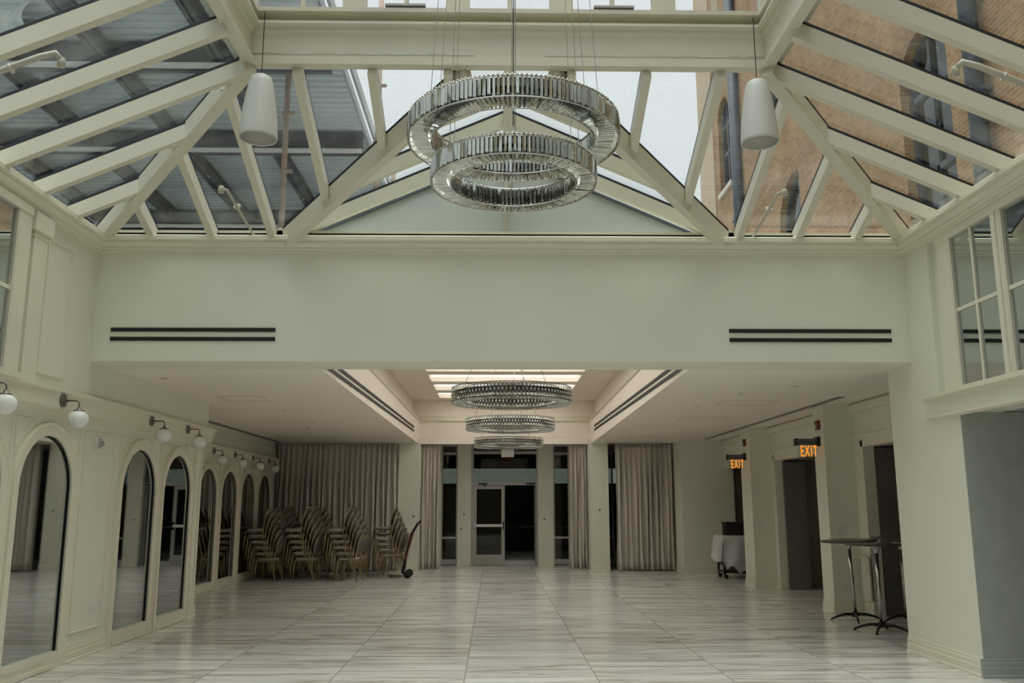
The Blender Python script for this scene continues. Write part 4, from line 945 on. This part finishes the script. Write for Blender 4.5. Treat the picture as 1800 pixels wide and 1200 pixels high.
hatch(-3.9, -3.3, 12.4, 13.0, 'square access panel outline in the left ceiling nearer the beam'); hatch(-3.9, -3.3, 15.9, 16.5, 'square access panel outline in the left ceiling farther back')
hatch(3.4, 4.2, 12.9, 13.5, 'square access panel outline in the right ceiling nearest the beam'); hatch(3.3, 4.1, 15.3, 15.9, 'square access panel outline in the right ceiling in the middle'); hatch(3.0, 3.8, 19.3, 19.9, 'square access panel outline in the right ceiling farthest back')

# small black door-holder buttons on the columns
for i, (x, y, z, l) in enumerate(((2.59, 21.99, 1.45, 'tiny dark button on the wide column right of the entrance'), (-1.97, 21.99, 1.3, 'tiny dark button on the column between drapes left of the entrance'), (-0.80, 23.89, 1.33, 'upper tiny dark button left of the entrance door'), (-0.88, 23.89, 0.95, 'lower tiny dark button left of the entrance door'), (1.33, 23.89, 1.2, 'tiny dark button right of the entrance door'))):
    m = MB(); m.lathe((0, 0, 0), [(0.001, 0), (0.02, 0), (0.02, 0.015), (0.001, 0.02)], 12, (0, -1, 0)); o = m.obj('wall_button', BLACK); o.location = (x, y, z); tag(o, l, 'button', 'dark buttons on the back piers')

# ------------------------------------------------------------------ curtains
def curtain(x0, x1, y, z0, z1, folds, label, flare=0.0, leanl=0.0):
    t = thing('drapery_curtain', label, 'curtain', ((x0+x1)/2, y, 0), group='floor-length beige grey curtains'); nx = folds*12; nz = 14; vs = []
    rnd = [random.uniform(0.6, 1.3) for _ in range(folds+2)]; ph = [random.uniform(-0.6, 0.6) for _ in range(folds+2)]
    xc = (x0+x1)/2
    for j in range(nz+1):
        v = j/nz; z = z1+(z0-z1)*v
        for i in range(nx+1):
            u = i/nx; k = u*folds; a = rnd[int(k)]*(1-(k % 1))+rnd[int(k)+1]*(k % 1); p = ph[int(k)]*(1-(k % 1))+ph[int(k)+1]*(k % 1)
            amp = (0.025+0.045*min(1, v*3))*a*(1.0+0.25*math.sin(3*v+k)); 
            x = x0+(x1-x0)*u+0.02*math.sin(2*PI*k*0.5+4*v)*min(1, v*2)+flare*(u-0.5)*v+leanl*(1-u)*v*v
            vs.append((x-xc, amp*math.sin(2*PI*k+p*(1+v))+0.02*math.sin(5*v+u*9), z))
    W = nx+1; m = MB(); m.add(vs, [(j*W+i, j*W+i+1, (j+1)*W+i+1, (j+1)*W+i) for j in range(nz) for i in range(nx)], True)
    o = m.obj('drape', CURT, t); sm = o.modifiers.new('thick', 'SOLIDIFY'); sm.thickness = 0.006
    q = MB(); q.box(x0-xc, x1-xc, -0.03, 0.03, z1, z1+0.03); q.obj('curtain_track', ALU, t)
curtain(-5.28, -2.42, 21.85, 0.03, 3.04, 22, 'wide beige grey curtain behind the stacked chairs', 0.05, 0.0)
curtain(-1.86, -1.38, 22.55, 0.02, 3.20, 5, 'narrow gathered curtain just left of the entrance')
curtain(1.90, 2.34, 22.55, 0.02, 3.20, 5, 'narrow gathered curtain just right of the entrance')
curtain(2.98, 4.38, 21.85, 0.03, 3.04, 11, 'beige grey curtain right of the wide column, right part of the back wall')

# ------------------------------------------------------------------ banquet chairs
def chair_parts():
    """faces -x ; origin on the floor at the seat centre"""
    parts = []
    m = MB(); out = []
    for (z, s) in ((0.425, 0.90), (0.435, 0.98), (0.455, 1.0), (0.475, 0.95), (0.485, 0.80), (0.488, 0.4)):
        for k in range(20):
            a = 2*PI*k/20; ca, sa = math.cos(a), math.sin(a); e = 0.62
            out.append((math.copysign(abs(ca)**e, ca)*0.215*s, math.copysign(abs(sa)**e, sa)*(0.20-0.015*ca)*s, z))
    m.add(out, [(i*20+k, i*20+(k+1) % 20, (i+1)*20+(k+1) % 20, (i+1)*20+k) for i in range(5) for k in range(20)]+[tuple(range(20))[::-1], tuple(range(100, 120))], True)
    parts.append(('seat', m, FAB))
    for sx, sy in ((-1, -1), (-1, 1)):
        q = MB(); q.tube([(-0.19, sy*0.185, 0.425), (-0.205, sy*0.195, 0.2), (-0.225, sy*0.20, 0.0)], [0.013, 0.012, 0.010], 8); parts.append(('leg', q, GOLD))
    for sy in (-1, 1):
        q = MB(); q.tube([(0.205, sy*0.15, 0.60), (0.195, sy*0.175, 0.43), (0.205, sy*0.185, 0.2), (0.24, sy*0.19, 0.0)], [0.012, 0.013, 0.012, 0.010], 8); parts.append(('leg', q, GOLD))
    q = MB(); q.tube([(-0.19, -0.185, 0.415), (-0.19, 0.185, 0.415), (0.195, 0.175, 0.415), (0.195, -0.175, 0.415), (-0.19, -0.185, 0.415)], 0.010, 6); q.tube([(0.205, -0.15, 0.60), (0.23, -0.10, 0.57), (0.23, 0.10, 0.57), (0.205, 0.15, 0.60)], 0.009, 6); parts.append(('seat_frame', q, GOLD))
    tilt = math.radians(13); ax = Vector((math.cos(tilt), 0, -math.sin(tilt))); cc = Vector((0.245, 0, 0.73))
    q = MB(); q.ring(cc, ax, 0.195, 0.012, 32, 8, ry=0.22); parts.append(('back_frame', q, GOLD))
    q = MB(); up = Vector((math.sin(tilt), 0, math.cos(tilt))); vs = []
    for (r, d) in ((0.05, 0.028), (0.6, 0.026), (0.92, 0.012), (0.97, 0), (0.92, -0.012), (0.6, -0.026), (0.05, -0.028)):
        for k in range(24):
            a = 2*PI*k/24; vs.append(cc+Vector((0, 1, 0))*math.cos(a)*0.195*r+up*math.sin(a)*0.22*r-ax*d)
    q.add(vs, [(i*24+k, i*24+(k+1) % 24, (i+1)*24+(k+1) % 24, (i+1)*24+k) for i in range(6) for k in range(24)]+[tuple(range(24)), tuple(range(144, 168))[::-1]], True); parts.append(('backrest', q, BACKFAB))
    return parts
CP = [(n, m.mesh(n, mat), mat) for n, m, mat in chair_parts()]
def simple_chair_mesh():
    me = bpy.data.meshes.new('banquet_chair'); v = []; f = []; mi = []; mats = [GOLD, FAB, BACKFAB]
    for n, p, mat in CP:
        o = len(v); v += [tuple(x.co) for x in p.vertices]; f += [tuple(i+o for i in q.vertices) for q in p.polygons]; mi += [mats.index(mat)]*len(p.polygons)
    me.from_pydata(v, [], f)
    for x in mats: me.materials.append(x)
    for q, k in zip(me.polygons, mi): q.material_index = k; q.use_smooth = True
    return me
SCM = simple_chair_mesh()
LEV = {6: ['bottom', 'second from bottom', 'third from bottom', 'third from top', 'second from top', 'top'], 4: ['bottom', 'second', 'third', 'top']}
def chair_stack(x, y, n, where, full, rz, lift=0.0):
    c, s_ = math.cos(rz), math.sin(rz)
    for k in range(n):
        dx = -0.056*k; loc = (x+dx*c, y+dx*s_, lift+0.119*k+0.0005)
        lab = 'gold-framed banquet chair, %s of %s' % (LEV[n][k], where)
        if full:
            t = thing('banquet_chair', lab, 'chair', loc, rz, 'stacked gold banquet chairs')
            for nm, me, mat in CP:
                o = bpy.data.objects.new(nm, me); C.objects.link(o); o.parent = t
        else:
            o = bpy.data.objects.new('banquet_chair', SCM); C.objects.link(o); o.location = loc; o.rotation_euler = (0, 0, rz); tag(o, lab, 'chair', 'stacked gold banquet chairs')
ORD = ['front', 'second', 'third', 'fourth', 'fifth', 'sixth']
RZ = math.radians(-11)
for (col, x0, y0, rows, dy, n) in (('left', -5.00, 19.35, 5, 0.47, 6), ('middle-left', -4.22, 19.45, 4, 0.56, 6), ('middle-right', -3.30, 19.35, 3, 0.56, 6)):
    for r in range(rows):
        chair_stack(x0+0.22+0.04*math.sin(r*2.3), y0+r*dy, n, 'the %s stack in the %s column of stacks' % (ORD[r], col), r < 2, RZ)
chair_stack(-2.28, 20.15, 4, 'the short stack on the hand truck at the right end', True, RZ, 0.03)
chair_stack(-2.28, 20.85, 6, 'the tall stack behind the hand truck', True, RZ)

# hand truck
t = thing('hand_truck', 'dark red hand truck with black wheels at the right end of the chair stacks', 'hand truck', (-2.02, 20.1, 0), RZ*0)
m = MB()
for sy in (-0.17, 0.17): m.tube([(0.0, sy, 0.10), (0.10, sy, 0.55), (0.21, sy, 0.98), (0.32, sy, 1.17), (0.36, sy, 1.20)], 0.018, 8)
for z, x in ((0.30, 0.045), (0.62, 0.118), (0.92, 0.195)): m.tube([(x, -0.17, z), (x, 0.17, z)], 0.012, 8)
m.tube([(0.36, -0.17, 1.20), (0.37, 0, 1.22), (0.36, 0.17, 1.20)], 0.018, 8); m.obj('frame', RUBBER, t)
MB().hexa([(0.03, -0.16, 0.35), (0.075, -0.16, 0.35), (0.075, 0.16, 0.35), (0.03, 0.16, 0.35), (0.17, -0.16, 0.97), (0.215, -0.16, 0.97), (0.215, 0.16, 0.97), (0.17, 0.16, 0.97)]).obj('back_panel', REDP, t)
MB().box(-0.28, 0.0, -0.18, 0.18, 0.035, 0.045).obj('toe_plate', DKMETAL, t)
for sy in (-0.22, 0.22):
    m = MB(); m.lathe((0.13, sy-0.02, 0.086), [(0.001, 0), (0.04, 0), (0.045, 0.008), (0.085, 0.0), (0.085, 0.04), (0.045, 0.035), (0.04, 0.04), (0.001, 0.04)], 24, (0, 1, 0)); m.obj('wheel', RUBBER, t)
m = MB(); m.tube([(0.13, -0.22, 0.086), (0.13, 0.22, 0.086)], 0.01, 8); m.bar((0.0, 0.17, 0.12), (0.13, 0.17, 0.10), 0.02, 0.02); m.bar((0.0, -0.17, 0.12), (0.13, -0.17, 0.10), 0.02, 0.02); m.obj('axle', DKMETAL, t)

# ------------------------------------------------------------------ cocktail tables
def table(x, y, rz, label, tilt=0, ta=0, h=1.08):
    t = thing('cocktail_table', label, 'table', (x, y, 0), rz, 'tall round cocktail tables')
    t.rotation_euler = (tilt*math.cos(ta), tilt*math.sin(ta), rz)
    m = MB(); m.lathe((0, 0, h-0.018), [(0.001, 0), (0.37, 0), (0.38, 0.005), (0.38, 0.013), (0.375, 0.018), (0.001, 0.018)], 48); m.obj('tabletop', TOPM, t)
    m = MB(); m.tube([(0, 0, 0.08), (0, 0, 0.99), ], 0.022, 16)
    m.lathe((0, 0, 0.96), [(0.022, 0), (0.03, 0.02), (0.055, 0.07), (0.11, 0.10), (0.11, 0.102), (0.001, 0.102)], 24); m.obj('pole', CHROME, t)
    m = MB(); m.lathe((0, 0, 0.05), [(0.001, 0), (0.035, 0), (0.04, 0.05), (0.025, 0.07), (0.001, 0.07)], 20); m.obj('hub', DKMETAL, t)
    for k in range(4):
        a = PI/4+k*PI/2; d = Vector((math.cos(a), math.sin(a), 0)); q = MB()
        q.tube([d*0.02+Vector((0, 0, 0.085)), d*0.14+Vector((0, 0, 0.082)), d*0.24+Vector((0, 0, 0.055)), d*0.33+Vector((0, 0, 0.018))], [0.022, 0.019, 0.016, 0.012], 8); q.lathe(d*0.325, [(0.001, 0), (0.02, 0), (0.02, 0.014), (0.001, 0.014)], 12); q.obj('foot', DKMETAL, t)
TOPM = plain('dark_table_top', (0.05, 0.045, 0.04), 0.3)
table(4.99, 12.55, 0.5, 'leftmost tall round cocktail table, chrome pole slightly leaning', math.radians(2.5), math.radians(-90), 1.08)
table(4.87, 11.45, 0.2, 'front tall round cocktail table in the middle of the three', 0, 0, 1.075)
table(5.62, 12.38, 0.9, 'rear tall round cocktail table half hidden by the big pier, top tilted', math.radians(-1.2), math.radians(80), 1.13)

# slim wall cabinet behind the tables
t = thing('access_cabinet', 'small white wall cabinet with a hinged lid by the dark doorway behind the tables', 'cabinet', (XR2, 13.12, 0))
MB().box(-0.05, 0, -0.14, 0.14, 0.20, 0.80).obj('body', TRIM, t, bevel=0.004); MB().box(-0.065, -0.05, -0.09, 0.09, 0.60, 0.74).obj('lid', TRIM, t, bevel=0.004); MB().box(-0.08, 0, -0.15, 0.15, 0.80, 0.82).obj('top_shelf', TRIM, t)

# ------------------------------------------------------------------ covered cart
t = thing('service_cart', 'dark wheeled service cart under a white cloth beside the farther column', 'cart', (5.45, 19.75, 0))
m = MB(); m.box(-0.50, 0.6, -0.28, 0.28, 0.12, 0.16); m.box(-0.50, 0.6, -0.28, 0.28, 0.86, 0.90)
for sx in (-0.48, 0.58):
    for sy in (-0.26, 0.26): m.box(sx-0.02, sx+0.02, sy-0.02, sy+0.02, 0.08, 0.88)
m.obj('frame', DKMETAL, t)
for sx in (-0.45, 0.55):
    for sy in (-0.25, 0.25):
        q = MB(); q.lathe((sx, sy-0.015, 0.045), [(0.001, 0), (0.045, 0), (0.045, 0.03), (0.001, 0.03)], 16, (0, 1, 0)); q.obj('caster', RUBBER, t)
def cloth(x0, x1, y0, y1, zt, drops):
    """cloth lying on a box top and hanging down; drops = side drop function"""
    m = MB(); n = 64; vs = []; ex = 0.85
    for j in range(n+1):
        for i in range(n+1):
            u = -ex+(x1-x0+2*ex)*i/n; v = -ex+(y1-y0+2*ex)*j/n
            ox = max(0, -u, u-(x1-x0)); oy = max(0, -v, v-(y1-y0)); drop = math.hypot(ox, oy)
            px = min(max(u, 0), x1-x0); py = min(max(v, 0), y1-y0)
            k = 0.0
            if drop > 0: k = 0.02+0.10*min(1, drop*2.2)*(1+math.sin(px*17+py*11+math.atan2(oy, ox+1e-6)*5+drop*(6-9*px)))/2
            dx = (-1 if u < 0 else 1)*(ox/(drop+1e-9)); dy = (-1 if v < 0 else 1)*(oy/(drop+1e-9))
            lim = drops(px/(x1-x0), u < 0); z = zt-min(drop, lim+0.04*math.sin(px*23+py*9))+0.006
            vs.append((x0+px+dx*k, y0+py+dy*k, z+0.002*math.sin(20*px)))
    W = n+1; m.add(vs, [(j*W+i, j*W+i+1, (j+1)*W+i+1, (j+1)*W+i) for j in range(n) for i in range(n)], True); return m
c = cloth(-0.53, 0.63, -0.31, 0.31, 0.90, lambda u, left: 0.52 if left else (0.70-0.07*math.sin(u*9+1)))
o = c.obj('tablecloth', CLOTH); o.location = (5.45, 19.75, 0.0); sm = o.modifiers.new('thick', 'SOLIDIFY'); sm.thickness = 0.004; sm.offset = 1
tag(o, 'rumpled white cloth draped over the dark service cart', 'tablecloth')
t = thing('black_case', 'black lidded case standing on the cloth-covered cart', 'case', (5.27, 19.8, 0.915))
MB().box(-0.20, 0.20, -0.16, 0.16, 0, 0.22).obj('case_body', RUBBER, t, bevel=0.015); MB().box(-0.21, 0.21, -0.17, 0.17, 0.22, 0.28).obj('lid', RUBBER, t, bevel=0.012); MB().box(-0.06, 0.06, -0.185, -0.17, 0.19, 0.23).obj('latch', DKMETAL, t)

# ------------------------------------------------------------------ pipes near the skylight
pipe_thing([(-4.20, 6.15, 4.53), (-3.42, 6.20, 4.89), (-3.32, 6.22, 4.93), (-3.29, 6.26, 4.89)], 'pale pipe with elbow nozzle at the upper left skylight slope', 0.024)
pipe_thing([(4.44, 6.15, 4.53), (3.70, 6.20, 4.88), (3.60, 6.22, 4.92), (3.56, 6.26, 4.88)], 'pale pipe with elbow nozzle at the upper right skylight slope', 0.024)
pipe_thing([(-2.62, 9.26, 4.46), (-2.70, 8.86, 4.64), (-2.74, 8.66, 4.74), (-2.78, 8.58, 4.74)], 'slim pale sprinkler pipe rising from the beam wall, left of the valley beam', 0.014)
pipe_thing([(2.84, 9.26, 4.46), (2.90, 8.86, 4.64), (2.94, 8.66, 4.74), (2.98, 8.58, 4.74)], 'slim pale sprinkler pipe rising from the beam wall, right of the valley beam', 0.014)
